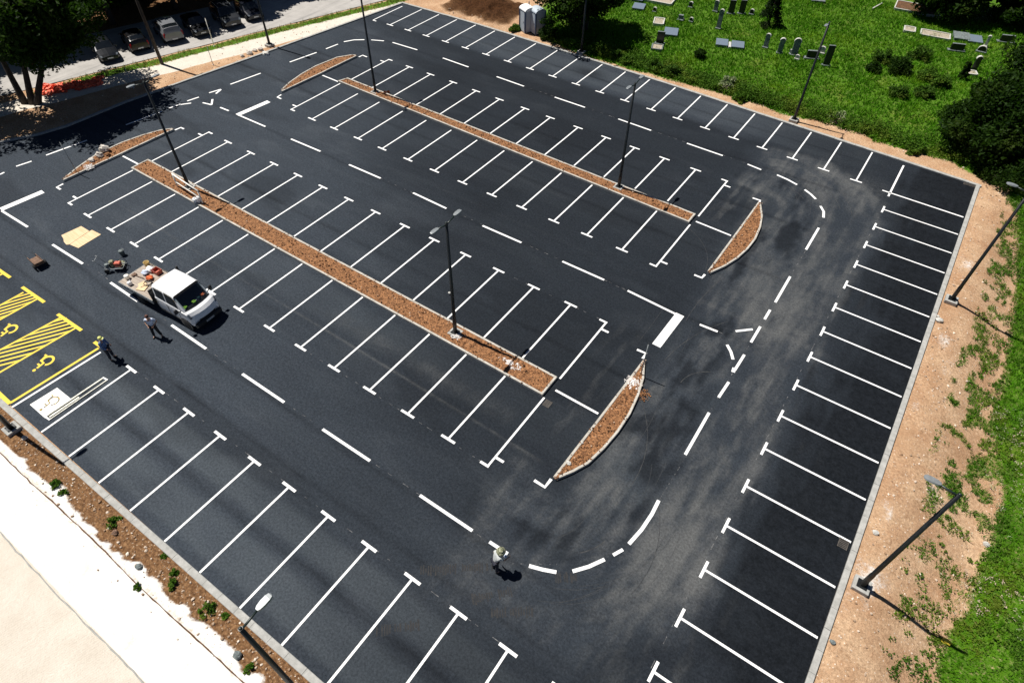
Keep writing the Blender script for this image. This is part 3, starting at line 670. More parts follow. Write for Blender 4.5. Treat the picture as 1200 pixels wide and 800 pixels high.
# ------------------------------------------------------------------ planter islands
def ruled_soil(A, B, nA, nB, zb, amp, seed):
    def resample(P, n):
        P = [Vector(p[:2]) for p in P]; L = [0]
        for i in range(1, len(P)): L.append(L[-1] + (P[i] - P[i - 1]).length)
        t = np.linspace(0, L[-1], n); return np.stack([np.interp(t, L, [p.x for p in P]), np.interp(t, L, [p.y for p in P])], 1)
    a = resample(A, nA); b = resample(B, nA); t = np.linspace(0, 1, nB)[None, :, None]
    g = a[:, None, :] * (1 - t) + b[:, None, :] * t
    ed = np.minimum(t[..., 0], 1 - t[..., 0]) * 2
    z = zb + amp * (fbm(g[..., 0] * 1.6, g[..., 1] * 1.6, seed) - .35) * (0.35 + .65 * ed) + amp * .9 * (fbm(g[..., 0] * 6, g[..., 1] * 6, seed + 5, 3) - .5)
    return np.concatenate([g, z[..., None]], -1).reshape(-1, 3), grid_faces(nA, nB), g
def clods(g, n, seed, zb, r0=.02, r1=.07):
    rr = random.Random(seed); mb = MB(); k = g.reshape(-1, 2)
    for i in range(n):
        p = k[rr.randrange(len(k))]; r = r0 + (r1 - r0) * rr.random() ** 2
        mb.blob((p[0] + rr.uniform(-.1, .1), p[1] + rr.uniform(-.1, .1), zb + r * .3), (r, r * rr.uniform(.7, 1.2), r * .7), i + seed, 5, 4, .3)
    return mb
def island(A, B, label, seed, h=.175, n=60, nclod=120):
    """planter between polylines A and B, both running the same way"""
    loop = [Vector(p[:2]) for p in A] + [Vector(p[:2]) for p in reversed(B)]
    cl_ = [loop[0]]
    for p in loop[1:]:
        if (p - cl_[-1]).length > .04: cl_.append(p)
    if (cl_[0] - cl_[-1]).length < .04: cl_.pop()
    ar = sum(cl_[i].x * cl_[(i + 1) % len(cl_)].y - cl_[(i + 1) % len(cl_)].x * cl_[i].y for i in range(len(cl_)))
    c = sum(cl_, Vector((0, 0))) / len(cl_)
    root = empty('planter_island', (c.x, c.y, 0), 0, label, 'planter', 'planter islands of the car park')
    off = Vector((c.x, c.y))
    sweep([p - off for p in cl_], .135, h, 1 if ar > 0 else -1, 1.0, True).build('kerb', M['island_kerb'], root)
    ins = .125
    mid = [(Vector(a[:2]), Vector(b[:2])) for a, b in zip(resamp(A, 40), resamp(B, 40))]
    A2 = [a + (b - a).normalized() * min(ins, (b - a).length * .45) if (b - a).length > 1e-3 else a for a, b in mid]
    B2 = [b + (a - b).normalized() * min(ins, (b - a).length * .45) if (b - a).length > 1e-3 else b for a, b in mid]
    if (mid[0][0] - mid[0][1]).length > .5:
        for X in (A2, B2):
            X[0] = X[0] + (X[1] - X[0]).normalized() * .12; X[-1] = X[-1] + (X[-2] - X[-1]).normalized() * .12
    v, f, g = ruled_soil([p - off for p in A2], [p - off for p in B2], n, 14, h - .035, .13, seed)
    link('soil', np_mesh('soil', v, f, M['planter_soil'], False), root)
    tag(clods(g, nclod * 3, seed, h - .01, .015, .06).build('clods', M['clod'], root), None, None, None, 'stuff')
    return root
def resamp(P, n):
    P = [Vector(p[:2]) for p in P]; L = [0]
    for i in range(1, len(P)): L.append(L[-1] + (P[i] - P[i - 1]).length)
    t = np.linspace(0, L[-1], n)
    return [Vector((np.interp(q, L, [p.x for p in P]), np.interp(q, L, [p.y for p in P]))) for q in t]
h_ = .15
island([(-17.2, 11.42), (0, 11.37), (19.30, 11.28)], [(-17.2, 12.88), (0, 12.83), (19.30, 12.78)], 'long straight soil planter holding the white tube rail', 3, n=320, nclod=420)
island([(-14.75, 30.28), (0, 29.95), (19.48, 29.50)], [(-14.45, 31.22), (0, 30.98), (19.48, 30.66)], 'long straight soil planter with the small red bush', 8, n=300, nclod=360)
Uh = lambda *p: [U(a, b, h_) for a, b in p]
island(Uh((648, 558.5), (701, 490), (754, 421)), Uh((655.5, 560), (672, 553), (690, 543), (708, 526), (725, 506), (739, 485), (749, 463), (755, 443), (756, 423)), 'crescent planter ringed by pale kerb with rubble at its tip by the broad stop bar', 13, nclod=140)
island(Uh((829, 317.5), (859, 277), (889, 236)), Uh((833.5, 319.5), (850, 312), (865, 302.5), (877, 291.5), (886, 280), (892, 266), (894, 253), (892, 240)), 'crescent planter of clean red soil near the dusty bend', 17, nclod=110)
island(Uh((74, 211.5), (138, 182), (203, 152)), Uh((74, 209), (90, 196), (112.5, 180.5), (142.5, 166.5), (165, 158.5), (187.5, 152.3), (202, 150.3)), 'crescent planter heaped with stones in front of the big leafy tree', 23, nclod=100)
island(Uh((330, 107.5), (374, 87), (418, 65.7)), Uh((330, 104.5), (337.5, 97.5), (352.5, 86.7), (370, 77), (395, 67), (411, 64.3), (416.5, 64.3)), 'crescent planter below the bend of the lane by the sandy path', 29, nclod=90)
def rubble(name, px, rad, n, z, label, mat='rubble', r0=.02, r1=.07, seed=0, sq=1.0):
    rr = random.Random(seed); c = U(*px, z); mb = MB()
    for i in range(n):
        t = rr.random() * 6.283; d = rad * math.sqrt(rr.random()) * rr.random() ** .3; r = r0 + (r1 - r0) * rr.random() ** 2
        mb.blob((c.x + d * math.cos(t), c.y + d * math.sin(t) * sq, c.z + r * .3 + .1 * (1 - d / rad)), (r, r * rr.uniform(.6, 1.3), r * .6), seed * 999 + i, 5, 4, .35)
    return tag(mb.build(name, M[mat]), label, 'rubble', 'heaps of white rubble on the planters', 'stuff')
rubble('rubble', (598, 426.5), .85, 900, .10, 'white rubble spread at the end of the long planter past the lamp', 'rubble', .012, .045, 1, .45)
rubble('rubble', (535, 393), .42, 260, .11, 'white rubble round the foot of the lamp in the long planter', 'rubble', .012, .05, 2, .9)
rubble('rubble', (742.5, 448.5), .55, 420, .12, 'white rubble at the tip of the crescent planter by the stop bar', 'rubble', .012, .05, 3)
rubble('rubble', (103, 196), .5, 300, .12, 'white rubble in the crescent planter by the big tree', 'rubble', .012, .05, 4)
rubble('rubble', (752, 462), .5, 220, .02, 'brown clods spilled over the kerb of the crescent planter', 'planter_soil', .012, .05, 6)

# ------------------------------------------------------------------ street lamps
def lamp_base(root, foot=True, H=7.9, z0=0.0):
    if foot: MB().box((0, 0, .085), (.68, .68, .22), bev=.02).build('footing', M['kerb'], root)
    zb = .2
    p = MB().box((0, 0, zb + .012), (.42, .42, .024), bev=.006)
    for sx in (-1, 1):
        for sy in (-1, 1): p.lathe((sx * .16, sy * .16, zb + .02), [(.022, 0), (.022, .05), (.012, .055)], 6)
    p.build('base_plate', M['black_metal'], root)
    MB().tube([(0, 0, zb), (0, 0, 1.15), (0, 0, 1.25), (0, 0, H)], [.12, .115, .10, .072], 12).build('pole', M['black_metal'], root)
    MB().box((0, -.104, .78), (.11, .012, .34), bev=.004).build('access_door', M['black_metal'], root)
    MB().lathe((0, 0, H), [(.056, -.02), (.056, .03), (.03, .05)], 10).build('cap', M['dark_green_metal'], root)
def lamp_arm(root, s, H=7.9, L=.62):
    """one luminaire on its arm; S = +1 or -1 along local x"""
    MB().tube([(0, 0, H - .10), (s * .25, 0, H - .06), (s * L, 0, H + .02)], [.045, .04, .036], 8).build('arm', M['dark_green_metal'], root)
    k = MB(); st = [(0, .06, .05), (.08, .11, .055), (.25, .135, .06), (.42, .13, .05), (.52, .095, .035), (.55, .035, .02)]
    vs = []
    for x, w, t in st:
        X_ = s * (L + x - .02); zc = H + .03 + x * .06
        vs += [(X_, -w, zc), (X_, -w * .8, zc + t), (X_, w * .8, zc + t), (X_, w, zc)]
    fs = [(i * 4 + a, i * 4 + b, i * 4 + 4 + b, i * 4 + 4 + a) for i in range(len(st) - 1) for a, b in ((0, 1), (1, 2), (2, 3), (3, 0))]
    fs += [(0, 3, 2, 1), tuple(range(len(vs) - 4, len(vs)))]
    if s > 0: fs = [f[::-1] for f in fs]
    k.add(vs, fs); hd = k.build('luminaire', M['lamp_grey'], root)
    MB().box((s * (L + .27), 0, H + .038), (.36, .22, .014), bev=.004).build('diffuser', M['lamp_glass'], hd)
def lamp(x, y, rz, double, label, foot=True, H=7.9):
    root = empty('street_lamp', (x, y, gheight(x, y) + .02 if foot == 'soil' else 0.0), rz, label, 'street lamp', 'car park street lamps')
    lamp_base(root, bool(foot), H); lamp_arm(root, 1, H)
    if double: lamp_arm(root, -1, H)
    return root
Y90 = R(90)
lamp(-11.64, 12.38, Y90, True, 'double headed black street lamp behind the white tube rail in the long planter')
lamp(12.79, 12.18, Y90, True, 'double headed black street lamp rising from white rubble in the long planter')
lamp(13.56, 30.42, Y90, True, 'double headed black street lamp near the end of the planter with the red bush')
lamp(-10.63, 30.75, Y90, True, 'double headed black street lamp beside the small red bush')
lamp(20.86, 47.6, -Y90, False, 'single headed black street lamp in front of the black headstones', 'soil')
lamp(-.13, 48.3, -Y90, False, 'single headed black street lamp whose head is lost in the dark tree by the toilets', 'soil')
lamp(35.72, 31.75, R(180), False, 'single headed black street lamp on the bare strip nearest the dark tree', 'soil')
lamp(35.80, 10.62, R(180), False, 'single headed black street lamp on the bare strip beside the yellow bag', 'soil')
lamp(19.72, -5.78, Y90, False, 'single headed black street lamp reaching over the kerb from the white road side', 'soil')
lamp(-1.29, -5.72, Y90, False, 'street lamp on the soil strip near the yellow marked bays and the white stencil', 'soil')
lamp(-25.53, 31.84, 0, False, 'single headed black street lamp beside the pale rocks on the sandy path', 'soil')
# utility pole beside the street
r_ = empty('utility_pole', (-30.55, 23.39, 0), 0, 'thick dark wooden pole standing in the grass verge by the street', 'pole')
MB().tube([(0, 0, -.1), (0, 0, 4), (0, 0, 9.2)], [.16, .135, .10], 10).build('pole', M['bark'], r_)
MB().box((0, 0, 8.8), (.1, 1.4, .12), bev=.01).build('crossarm', M['bark'], r_)
for s in (-.55, .55): MB().lathe((0, s, 8.86), [(.03, 0), (.05, .05), (.03, .1), (.045, .14), (.02, .18)], 8).build('insulator', M['lamp_grey'], r_)
# bare posts in the crescents and marker stakes
def post(px, H, r, label, mat='grey_metal', cat='post', nm='sign_post'):
    p = U(*px, .0)
    root = empty(nm, (p.x, p.y, gheight(p.x, p.y) + .02 if not (-24 < p.x < 35) else .08), 0, label, cat)
    MB().tube([(0, 0, -.1), (0, 0, H)], r, 8).build('pole', M[mat], root)
    MB().lathe((0, 0, H), [(r * 1.1, -.02), (r * 1.1, .015), (r * .5, .03)], 8).build('cap', M['black_plastic'], root)
    MB().lathe((0, 0, 0), [(r * 2.6, -.05), (r * 2.6, .03), (r * 1.2, .05)], 8).build('base', M['pale'], root)
post((750.5, 440.5), 2.55, .03, 'bare grey sign post in the crescent planter near the broad stop bar')
post((91, 203.5), 2.5, .03, 'bare grey sign post in the crescent planter in front of the leafy tree')
post((251, 54), 2.6, .035, 'thin pale post standing in the grass verge beside the parked cars', 'white_tube', 'post', 'marker_post')
post((249.8, 76), 1.7, .025, 'thin grey stake on the sandy path near the kerb', 'grey_metal', 'stake', 'marker_stake')
post((156.5, 103), 1.8, .025, 'thin grey stake at the path near the orange mesh', 'grey_metal', 'stake', 'marker_stake')

# ------------------------------------------------------------------ rail with sack
r_ = empty('barrier_rail', (-10.75, 11.82, .1), R(-4.5), 'white tube rail with two posts standing in the long planter', 'barrier')
MB().tube([(-1.62, 0, 1.08), (1.62, 0, 1.08)], .055, 8).build('top_rail', M['white_tube'], r_)
MB().tube([(-1.55, 0, .48), (1.55, 0, .48)], .05, 8).build('lower_rail', M['white_tube'], r_)
for s in (-1, 1): MB().tube([(s * 1.58, 0, -.1), (s * 1.58, 0, 1.04)], .055, 8).build('post', M['white_tube'], r_)
sk = MB()
for i, (x, y, z, r) in enumerate(((-9.55, 11.5, .45, .17), (-9.35, 11.62, .58, .13), (-9.72, 11.5, .3, .2), (-9.5, 11.62, .28, .16))): sk.blob((x, y, z), (r, r * .8, r), 40 + i, 9, 7, .22)
tag(sk.build('sack', M['white_cloth']), 'crumpled white sack tied to the end of the white rail', 'sack')

# ------------------------------------------------------------------ lofted vehicles
def loft_profile(w, zb, zbelt, wr, zr, roofdrop=.05):
    return [(w * .90, zb), (w * .985, zb + .12), (w, zb + .45 * (zbelt - zb)), (w * .985, zbelt), (w * .955, zbelt + .03 * (zr > zbelt + .12)),
            (wr + (w * .955 - wr) * .12, zr - max(.02, (zr - zbelt) * .13)), (wr * .90, zr - roofdrop * .2), (wr * .5, zr + .015), (0, zr + .03)]
class Loft:
    def __init__(s, st, bow=None):
        s.x = [a[0] for a in st]; s.P = [np.array(loft_profile(*a[1:])) for a in st]; s.bow = bow or [0.0] * len(st)
    def at(s, u, t):
        """u: station coordinate, t: profile coordinate, side +1"""
        i = min(int(u), len(s.x) - 2); f = u - i; j = min(int(t), 7); g = t - j
        a = s.P[i][j] * (1 - g) + s.P[i][j + 1] * g; b = s.P[i + 1][j] * (1 - g) + s.P[i + 1][j + 1] * g
        q = a * (1 - f) + b * f; return Vector((s.x[i] * (1 - f) + s.x[i + 1] * f - (s.bow[i] * (1 - f) + s.bow[i + 1] * f) * min(q[0] / .95, 1.05) ** 2, q[0], q[1]))
    def shell(s, skip=()):
        n = len(s.x); vs = []; k = 17
        for i in range(n):
            for j in range(9): vs.append((s.x[i] - s.bow[i] * min(s.P[i][j][0] / .95, 1.05) ** 2, s.P[i][j][0], s.P[i][j][1]))
            for j in range(7, -1, -1): vs.append((s.x[i] - s.bow[i] * min(s.P[i][j][0] / .95, 1.05) ** 2, -s.P[i][j][0], s.P[i][j][1]))
        fs = []
        for i in range(n - 1):
            for j in range(k - 1):
                jj = min(j, 15 - j)
                if any(a == i and lo <= jj < hi for a, lo, hi in skip): continue
                fs.append((i * k + j, i * k + j + 1, i * k + k + j + 1, i * k + k + j))
            fs.append((i * k + 16, i * k, i * k + k, i * k + k + 16))
        fs.append(tuple(range(k - 1, -1, -1))); fs.append(tuple((n - 1) * k + q for q in range(k)))
        return MB().add(vs, fs, 0, False)
    def patch(s, u0, u1, t0, t1, off=.006, side=1, nu=5, nt=5, mi=0, mb=None, full=False):
        mb = mb or MB(); pts = {}
        for a in range(nu + 1):
            for b in range(nt + 1):
                u = u0 + (u1 - u0) * a / nu
                if full:
                    tt = t0 + (16 - 2 * t0) * b / nt; sd = 1 if tt <= 8 else -1; t = tt if tt <= 8 else 16 - tt
                else: t = t0 + (t1 - t0) * b / nt; sd = side
                e_ = .02; p = s.at(u, t); du = s.at(min(u + e_, len(s.x) - 1.001), t) - s.at(max(u - e_, 0), t); dt = s.at(u, min(t + e_, 8)) - s.at(u, max(t - e_, 0))
                nrm = du.cross(dt); 
                if nrm.length < 1e-9: nrm = Vector((0, 0, 1))
                nrm.normalize()
                if nrm.z < -.2 or (abs(nrm.z) < .2 and nrm.y * 1 < 0 and abs(nrm.y) > .5): nrm = -nrm
                q = p + nrm * off; pts[a, b] = Vector((q.x, q.y * sd, q.z))
        vs = [pts[a, b] for a in range(nu + 1) for b in range(nt + 1)]; k = nt + 1
        fs = [(a * k + b, a * k + b + 1, a * k + k + b + 1, a * k + k + b) for a in range(nu) for b in range(nt)]
        return mb.add(vs, fs, mi, True)
def wheel(parent, x, y, r, w, side):
    Mx = Matrix.Rotation(R(90), 4, 'X')
    wh = MB().lathe((0, 0, 0), [(r * .55, -w / 2), (r * .92, -w / 2), (r, -w * .32), (r, w * .32), (r * .92, w / 2), (r * .55, w / 2)], 22, 0, Mx).build('wheel', M['tyre'], parent, (x, y, r))
    rim = MB(); s = side * -1
    rim.lathe((0, side * (w / 2 - .035), 0), [(r * .6, -.01), (r * .6, .02), (r * .18, .012), (r * .14, .03)] if True else [], 16, 0, Matrix.Rotation(R(-90 * side), 4, 'X'))
    rim.build('rim', M['alloy'], wh)
    return wh

# ------------------------------------------------------------------ flatbed truck
TR = empty('flatbed_truck', (-2.38, 4.52, 0), R(3.6), 'white crew cab flatbed truck parked on the lane line with tools on its bed', 'truck')
L = Loft([(.16, .93, .55, 1.42, .82, 2.16), (.24, .98, .52, 1.42, .86, 2.26), (1.2, .99, .5, 1.42, .87, 2.31), (2.06, .99, .5, 1.40, .86, 2.24), (2.78, .985, .48, 1.33, .86, 1.41), (3.00, .975, .46, 1.27, .86, 1.33), (3.16, .955, .42, 1.08, .84, 1.17), (3.24, .93, .40, .92, .80, .96), (3.26, .88, .42, .82, .70, .84)],
         [0, 0, 0, .06, .20, .24, .28, .30, .30])
L.shell(skip=[(3, 6, 9)]).build('cab', M['truck_white'], TR)
t = NT('clear_windscreen'); gl = t.n('BsdfGlossy'); gl.inputs['Roughness'].default_value = .03; tp = t.n('BsdfTransparent'); t.put(tp.inputs['Color'], (.72, .78, .78)); mx = t.n('MixShader'); fr = t.n('Fresnel'); fr.inputs['IOR'].default_value = 1.5
mx.inputs[0].default_value = .09; t.t.links.new(tp.outputs[0], mx.inputs[1]); t.t.links.new(gl.outputs[0], mx.inputs[2]); t.t.links.new(mx.outputs[0], t.t.nodes['Material Output'].inputs['Surface']); M['screen'] = t.m
ws = L.patch(3.04, 4.0, 5.4, 8, .012, 1, 6, 12, full=True).build('windscreen', M['screen'], TR)
gs = MB(); L.patch(3.02, 3.12, 5.3, 8, .016, 1, 2, 10, mb=gs, full=True); L.patch(3.93, 4.04, 5.3, 8, .016, 1, 2, 10, mb=gs, full=True); gs.build('windscreen_surround', M['black_plastic'], ws)
dash = MB().add([(2.60, -.78, 1.36), (2.60, .78, 1.36), (2.0, .74, 1.38), (2.0, -.74, 1.38), (1.95, .74, .8), (1.95, -.74, .8), (1.2, .8, .9), (1.2, -.8, .9), (1.0, .8, 2.18), (1.0, -.8, 2.18)],
                [(0, 1, 2, 3), (3, 2, 4, 5), (5, 4, 6, 7), (7, 6, 8, 9), (1, 0, 9, 8)], 0); dash.build('dashboard', M['black_plastic'], TR)
gw = []
for s in (1, -1):
    dr = MB(); 
    for (u0, u1) in ((.9, 1.9), (2.05, 3.0)):
        a = u0 + .0
    # front and rear side doors: seams, windows, handles
    d1 = L.patch(2.04, 3.22, .9, 3.9, .004, s, 6, 5).build('door', M['truck_white'], TR)
    w1 = L.patch(2.10, 3.30, 4.1, 5.25, .010, s, 6, 4).build('window', M['glass_dark'], d1)
    MB().box((1.32, s * 1.003, 1.22), (.17, .02, .035), bev=.006).build('handle', M['black_plastic'], d1)
    d2 = L.patch(1.12, 1.98, .9, 3.9, .004, s, 6, 5).build('door', M['truck_white'], TR)
    L.patch(1.15, 1.95, 4.1, 5.2, .010, s, 5, 4).build('window', M['glass_dark'], d2)
    MB().box((.42, s * 1.003, 1.22), (.17, .02, .035), bev=.006).build('handle', M['black_plastic'], d2)
    sm = MB(); sm.box((1.24, s * .998, 1.0), (.014, .012, .85)); sm.box((2.13, s * .998, .98), (.014, .012, .8)); sm.box((.36, s * .995, 1.0), (.014, .012, .85)); sm.box((1.3, s * 1.0, .62), (1.9, .02, .10)); sm.build('side_trim', M['black_plastic'], TR)
    mi = MB().box((2.32, s * 1.19, 1.50), (.11, .20, .30), bev=.03); mi.tube([(2.34, s * .95, 1.38), (2.32, s * 1.12, 1.46)], .03, 6); mi.build('mirror', M['black_plastic'], TR)
    hl = L.patch(5.2, 6.6, 3.1, 5.2, .012, s, 5, 4).build('headlight', M['lens'], TR)
    arch = MB().lathe((2.42, s * (.962), .40), [(.46, 0), (.46, .035), (.40, .036)], 22, 0, Matrix.Rotation(R(-90 * s), 4, 'X')); arch.build('wheel_arch', M['black_plastic'], TR)
    wheel(TR, 2.42, s * .90, .35, .23, s); wheel(TR, -1.62, s * .86, .35, .30, s)
    MB().box((.0, s * 1.0, .0), (.01, .01, .01))
MB().box((3.13, 0, .50), (.20, 1.78, .32), bev=.06).build('bumper', M['black_plastic'], TR)
g_ = MB()
for k in range(4): g_.box((3.14, 0, .70 + k * .045), (.05, 1.05, .022), bev=.004)
g_.build('grille', M['black_plastic'], TR)
pl = MB().box((3.237, 0, .48), (.012, .52, .11), 0, bev=.003)
for k, y in enumerate((-.19, -.13, -.07, .01, .07, .15, .21)): pl.box((3.245, y, .48), (.006, .028, .06), 1)
pl.build('number_plate', [M['number_plate'], M['plate_ink']], TR)
for s in (-.35, .35): MB().tube([(2.76 - .2 * s * s, s, 1.42), (2.55, s + .3, 1.66)], .012, 5).build('wiper', M['black_plastic'], TR)
MB().tube([(1.9, -.5, 2.28), (1.75, -.5, 2.6)], .006, 5).build('aerial', M['black_plastic'], TR)
ch = MB()
for s in (-1, 1): ch.box((-1.3, s * .42, .62), (4.2, .09, .16), bev=.01)
for x in (-2.9, -1.6, -.4, 1.0): ch.box((x, 0, .62), (.1, .75, .12))
ch.build('chassis', M['black_plastic'], TR)
MB().box((-1.66, 0, .95), (3.1, 2.05, .09), bev=.01).build('bed_floor', M['bed'], TR)
for s in (-1, 1):
    sd = MB().box((-1.66, s * 1.045, .895), (3.08, .035, .31), bev=.01)
    for k in range(5): sd.box((-1.66, s * (1.045 + .02), .78 + k * .055), (3.04, .008, .012))
    sd = sd.build('side_board', M['grey_metal'], TR)
    for x in (-2.6, -1.66, -.7): MB().box((x, s * 1.075, .92), (.05, .025, .16), bev=.005).build('latch', M['black_plastic'], sd)
MB().box((-3.235, 0, .84), (.035, 2.1, .30), bev=.01).build('tailboard', M['grey_metal'], TR)
hb = MB().box((-.10, 0, 1.30), (.06, 2.06, 1.0), bev=.01); hb.tube([(-.10, -1.0, 1.72), (-.10, 1.02, 1.72)], .07, 8); hb.box((-.10, 1.08, 1.9), (.1, .12, .36), bev=.02)
for s in (-1, 1): hb.tube([(-.10, s * .98, .85), (-.10, s * .98, 1.78)], .035, 8)
hb.box((-1.66, 1.055, 1.075), (3.08, .02, .03)); hb.build('headboard', M['black_plastic'], TR)
for s in (-1, 1): MB().box((-3.2, s * .85, .66), (.06, .32, .12), bev=.02).build('tail_light', M['red_lens'], TR)
TM = Matrix.Translation((-2.38, 4.52, 0)) @ Matrix.Rotation(R(3.6), 4, 'Z')
def on_truck(name, mb, mat, label, cat, group='load on the truck bed'):
    mb.v = [tuple(TM @ Vector(v)) for v in mb.v]; return tag(mb.build(name, M[mat] if isinstance(mat, str) else [M[m] for m in mat]), label, cat, group)
BZ = .997
bk = MB().lathe((-2.92, .82, BZ), [(.14, 0), (.17, .3), (.18, .31), (.15, .30), (.13, .08)], 14); on_truck('bucket', bk, 'yellow_box', 'ochre bucket on the truck bed nearest the far side board', 'bucket')
on_truck('sack', MB().blob((-2.36, .62, BZ + .16), (.26, .2, .18), 3, 9, 7, .15), 'white_cloth', 'full white sack on the truck bed beside the red crate', 'sack')
on_truck('sack', MB().blob((-2.42, .26, BZ + .13), (.2, .18, .15), 5, 9, 7, .2), 'shirt_pale', 'pale blue sack on the truck bed next to the full white sack', 'sack')
cr = MB().box((-1.9, .72, BZ + .03), (.5, .38, .05), bev=.01)
for b in (.90, .54): cr.box((-1.9, b, BZ + .15), (.5, .03, .22), bev=.008)
for a in (-2.14, -1.66): cr.box((a, .72, BZ + .15), (.03, .33, .22), bev=.008)
on_truck('crate', cr, 'red_box', 'open red plastic crate between the white sack and the headboard', 'crate')
on_truck('orange_vest', MB().blob((-1.82, .12, BZ + .12), (.22, .2, .13), 7, 10, 6, .3), 'orange', 'crumpled orange vest in the middle of the truck bed', 'vest')
on_truck('paint_tub', MB().lathe((-2.98, -.55, BZ), [(.13, 0), (.14, .22), (.15, .24), (.0, .235)], 14), 'white_tube', 'white paint tub near the tailboard of the truck', 'tub')
on_truck('canister', MB().box((-2.36, -.82, BZ + .13), (.18, .26, .26), bev=.04).lathe((-2.36, -.74, BZ + .26), [(.03, 0), (.03, .04), (.02, .05)], 8), 'white_cloth', 'small white canister by the near side board of the truck', 'canister')
on_truck('cardboard_sheet', MB().box((-1.55, -.62, BZ + .035), (.55, .5, .03), 0, R(20), .005).box((-1.75, -.45, BZ + .07), (.4, .4, .02), 0, R(-15), .004), 'ply', 'pale cardboard sheets lying on the truck bed by the near side board', 'cardboard')
tl = MB().tube([(-2.8, -.16, BZ + .06), (-2.05, -.08, BZ + .09)], .022, 6); tl.box((-2.9, -.16, BZ + .07), (.22, .3, .03), bev=.008)
on_truck('shovel', tl, 'old_wood', 'brown shovel lying along the truck bed', 'shovel')
hs = MB().tube([(-1.55 + .22 * math.cos(a), -.22 + .22 * math.sin(a), BZ + .04 + .012 * a / 3) for a in np.linspace(0, 16, 50)], .022, 6)
on_truck('hose', hs, 'black_plastic', 'coiled black hose on the truck bed', 'hose')
for (y, z, mat, lab) in ((.58, 1.47, 'orange', 'crumpled orange vest behind the truck windscreen'), (-.06, 1.47, 'lime', 'lime green vest in the middle of the truck dashboard'), (-.64, 1.46, 'lime', 'lime green vest at the driver end of the truck dashboard'), (.28, 1.46, 'teal', 'dark teal jacket between the vests on the truck dashboard'), (.06, 1.46, 'shirt_pale', 'pale papers heaped beside the middle lime vest on the truck dashboard')):
    on_truck('safety_vest' if mat in ('orange', 'lime') else ('jacket' if mat == 'teal' else 'papers'), MB().blob((2.42 - .14 * y * y, y, z), (.14, .15, .09) if mat != 'shirt_pale' else (.08, .07, .05), int(abs(y) * 100) + 9, 10, 6, .3), mat, lab, 'vest' if mat in ('orange', 'lime') else ('jacket' if mat == 'teal' else 'papers'), 'things on the truck dashboard')

# ------------------------------------------------------------------ line marking machine behind the truck
p = U(137, 316); q_m = empty('marking_machine', (p.x, p.y, 0), R(40), 'cluttered line marking machine standing behind the truck tailboard', 'machine')
fr_ = MB().tube([(-.55, -.25, .28), (.55, -.25, .28), (.55, .25, .28), (-.55, .25, .28), (-.55, -.25, .28)], .025, 6); fr_.build('frame', M['grey_metal'], q_m)
for x, y in ((-.42, -.32), (-.42, .32), (.5, 0)):
    w_ = MB().lathe((0, 0, 0), [(.07, -.04), (.14, -.045), (.15, 0), (.14, .045), (.07, .04)], 14, 0, Matrix.Rotation(R(90), 4, 'X')).build('wheel', M['tyre'], q_m, (x, y, .15))
MB().box((.25, 0, .45), (.36, .3, .3), bev=.03).build('engine', M['red_box'], q_m)
MB().lathe((-.1, .05, .3), [(.15, 0), (.16, .34), (.12, .38), (.05, .4)], 14).build('paint_tank', M['camo'], q_m)
MB().lathe((-.38, -.1, .3), [(.11, 0), (.12, .26), (.1, .27)], 12).build('bucket', M['stone_grey'], q_m)
MB().tube([(-.5, -.22, .3), (-.85, -.25, .95), (-.95, -.25, 1.0)], .018, 6).tube([(-.5, .22, .3), (-.85, .25, .95), (-.95, .25, 1.0)], .018, 6).tube([(-.86, -.25, .96), (-.86, .25, .96)], .016, 6).build('handlebar', M['grey_metal'], q_m)
MB().tube([(.25, .1, .6), (.5, .35, .7), (.6, .4, .3), (.45, .38, .1)], .018, 6).build('spray_hose', M['black_plastic'], q_m)
MB().box((.55, .38, .14), (.08, .08, .16), bev=.01).build('spray_gun', M['lamp_grey'], q_m)
p = U(144.5, 299); s_ = empty('bucket_stack', (p.x, p.y, 0), 0, 'grey paint bucket standing behind the marking machine', 'bucket')
MB().lathe((0, 0, 0), [(.13, 0), (.16, .36), (.17, .37), (.0, .365)], 14).build('body', M['stone_grey'], s_); MB().tube([(.16, 0, .33), (.1, .16, .42), (-.1, .16, .42), (-.16, 0, .33)], .008, 5).build('handle', M['grey_metal'], s_)
p = U(142, 311); tag(MB().blob((p.x, p.y, .14), (.3, .24, .16), 77, 10, 7, .3).build('cloth_heap', M['camo']), 'crumpled camouflage cloth beside the marking machine', 'cloth')

# ------------------------------------------------------------------ boards, cart, stencils on the asphalt
def slab(name, pts, th, mat, label, cat, z=.004):
    return tag(MB().prism([tuple(U(*q)[:2]) for q in pts], z, z + th).build(name, M[mat]), label, cat)
slab('plywood_board', [(72, 276), (95.3, 265.2), (104.8, 271), (81.5, 286.7), (78, 287), (75, 283.5), (74.5, 280)], .02, 'ply', 'pale plywood board lying flat, its notched end by the lane dash', 'board')
slab('plywood_board', [(105.2, 271.2), (108, 269.7), (118.5, 275), (92, 291), (82, 286.8)], .021, 'ply', 'pale plywood board with a square corner lying flat towards the truck', 'board')
p = U(46, 310.5); k_ = empty('hand_cart', (p.x, p.y, 0), R(-4), 'small brown wooden hand cart standing alone on the asphalt', 'cart')
b_ = MB().box((0, 0, .3), (1.0, .5, .05), bev=.01)
for s in (-1, 1): b_.box((0, s * .25, .40), (1.0, .035, .2), bev=.008)
b_.box((.5, 0, .40), (.035, .46, .2), bev=.008); b_.build('tray', M['old_wood'], k_)
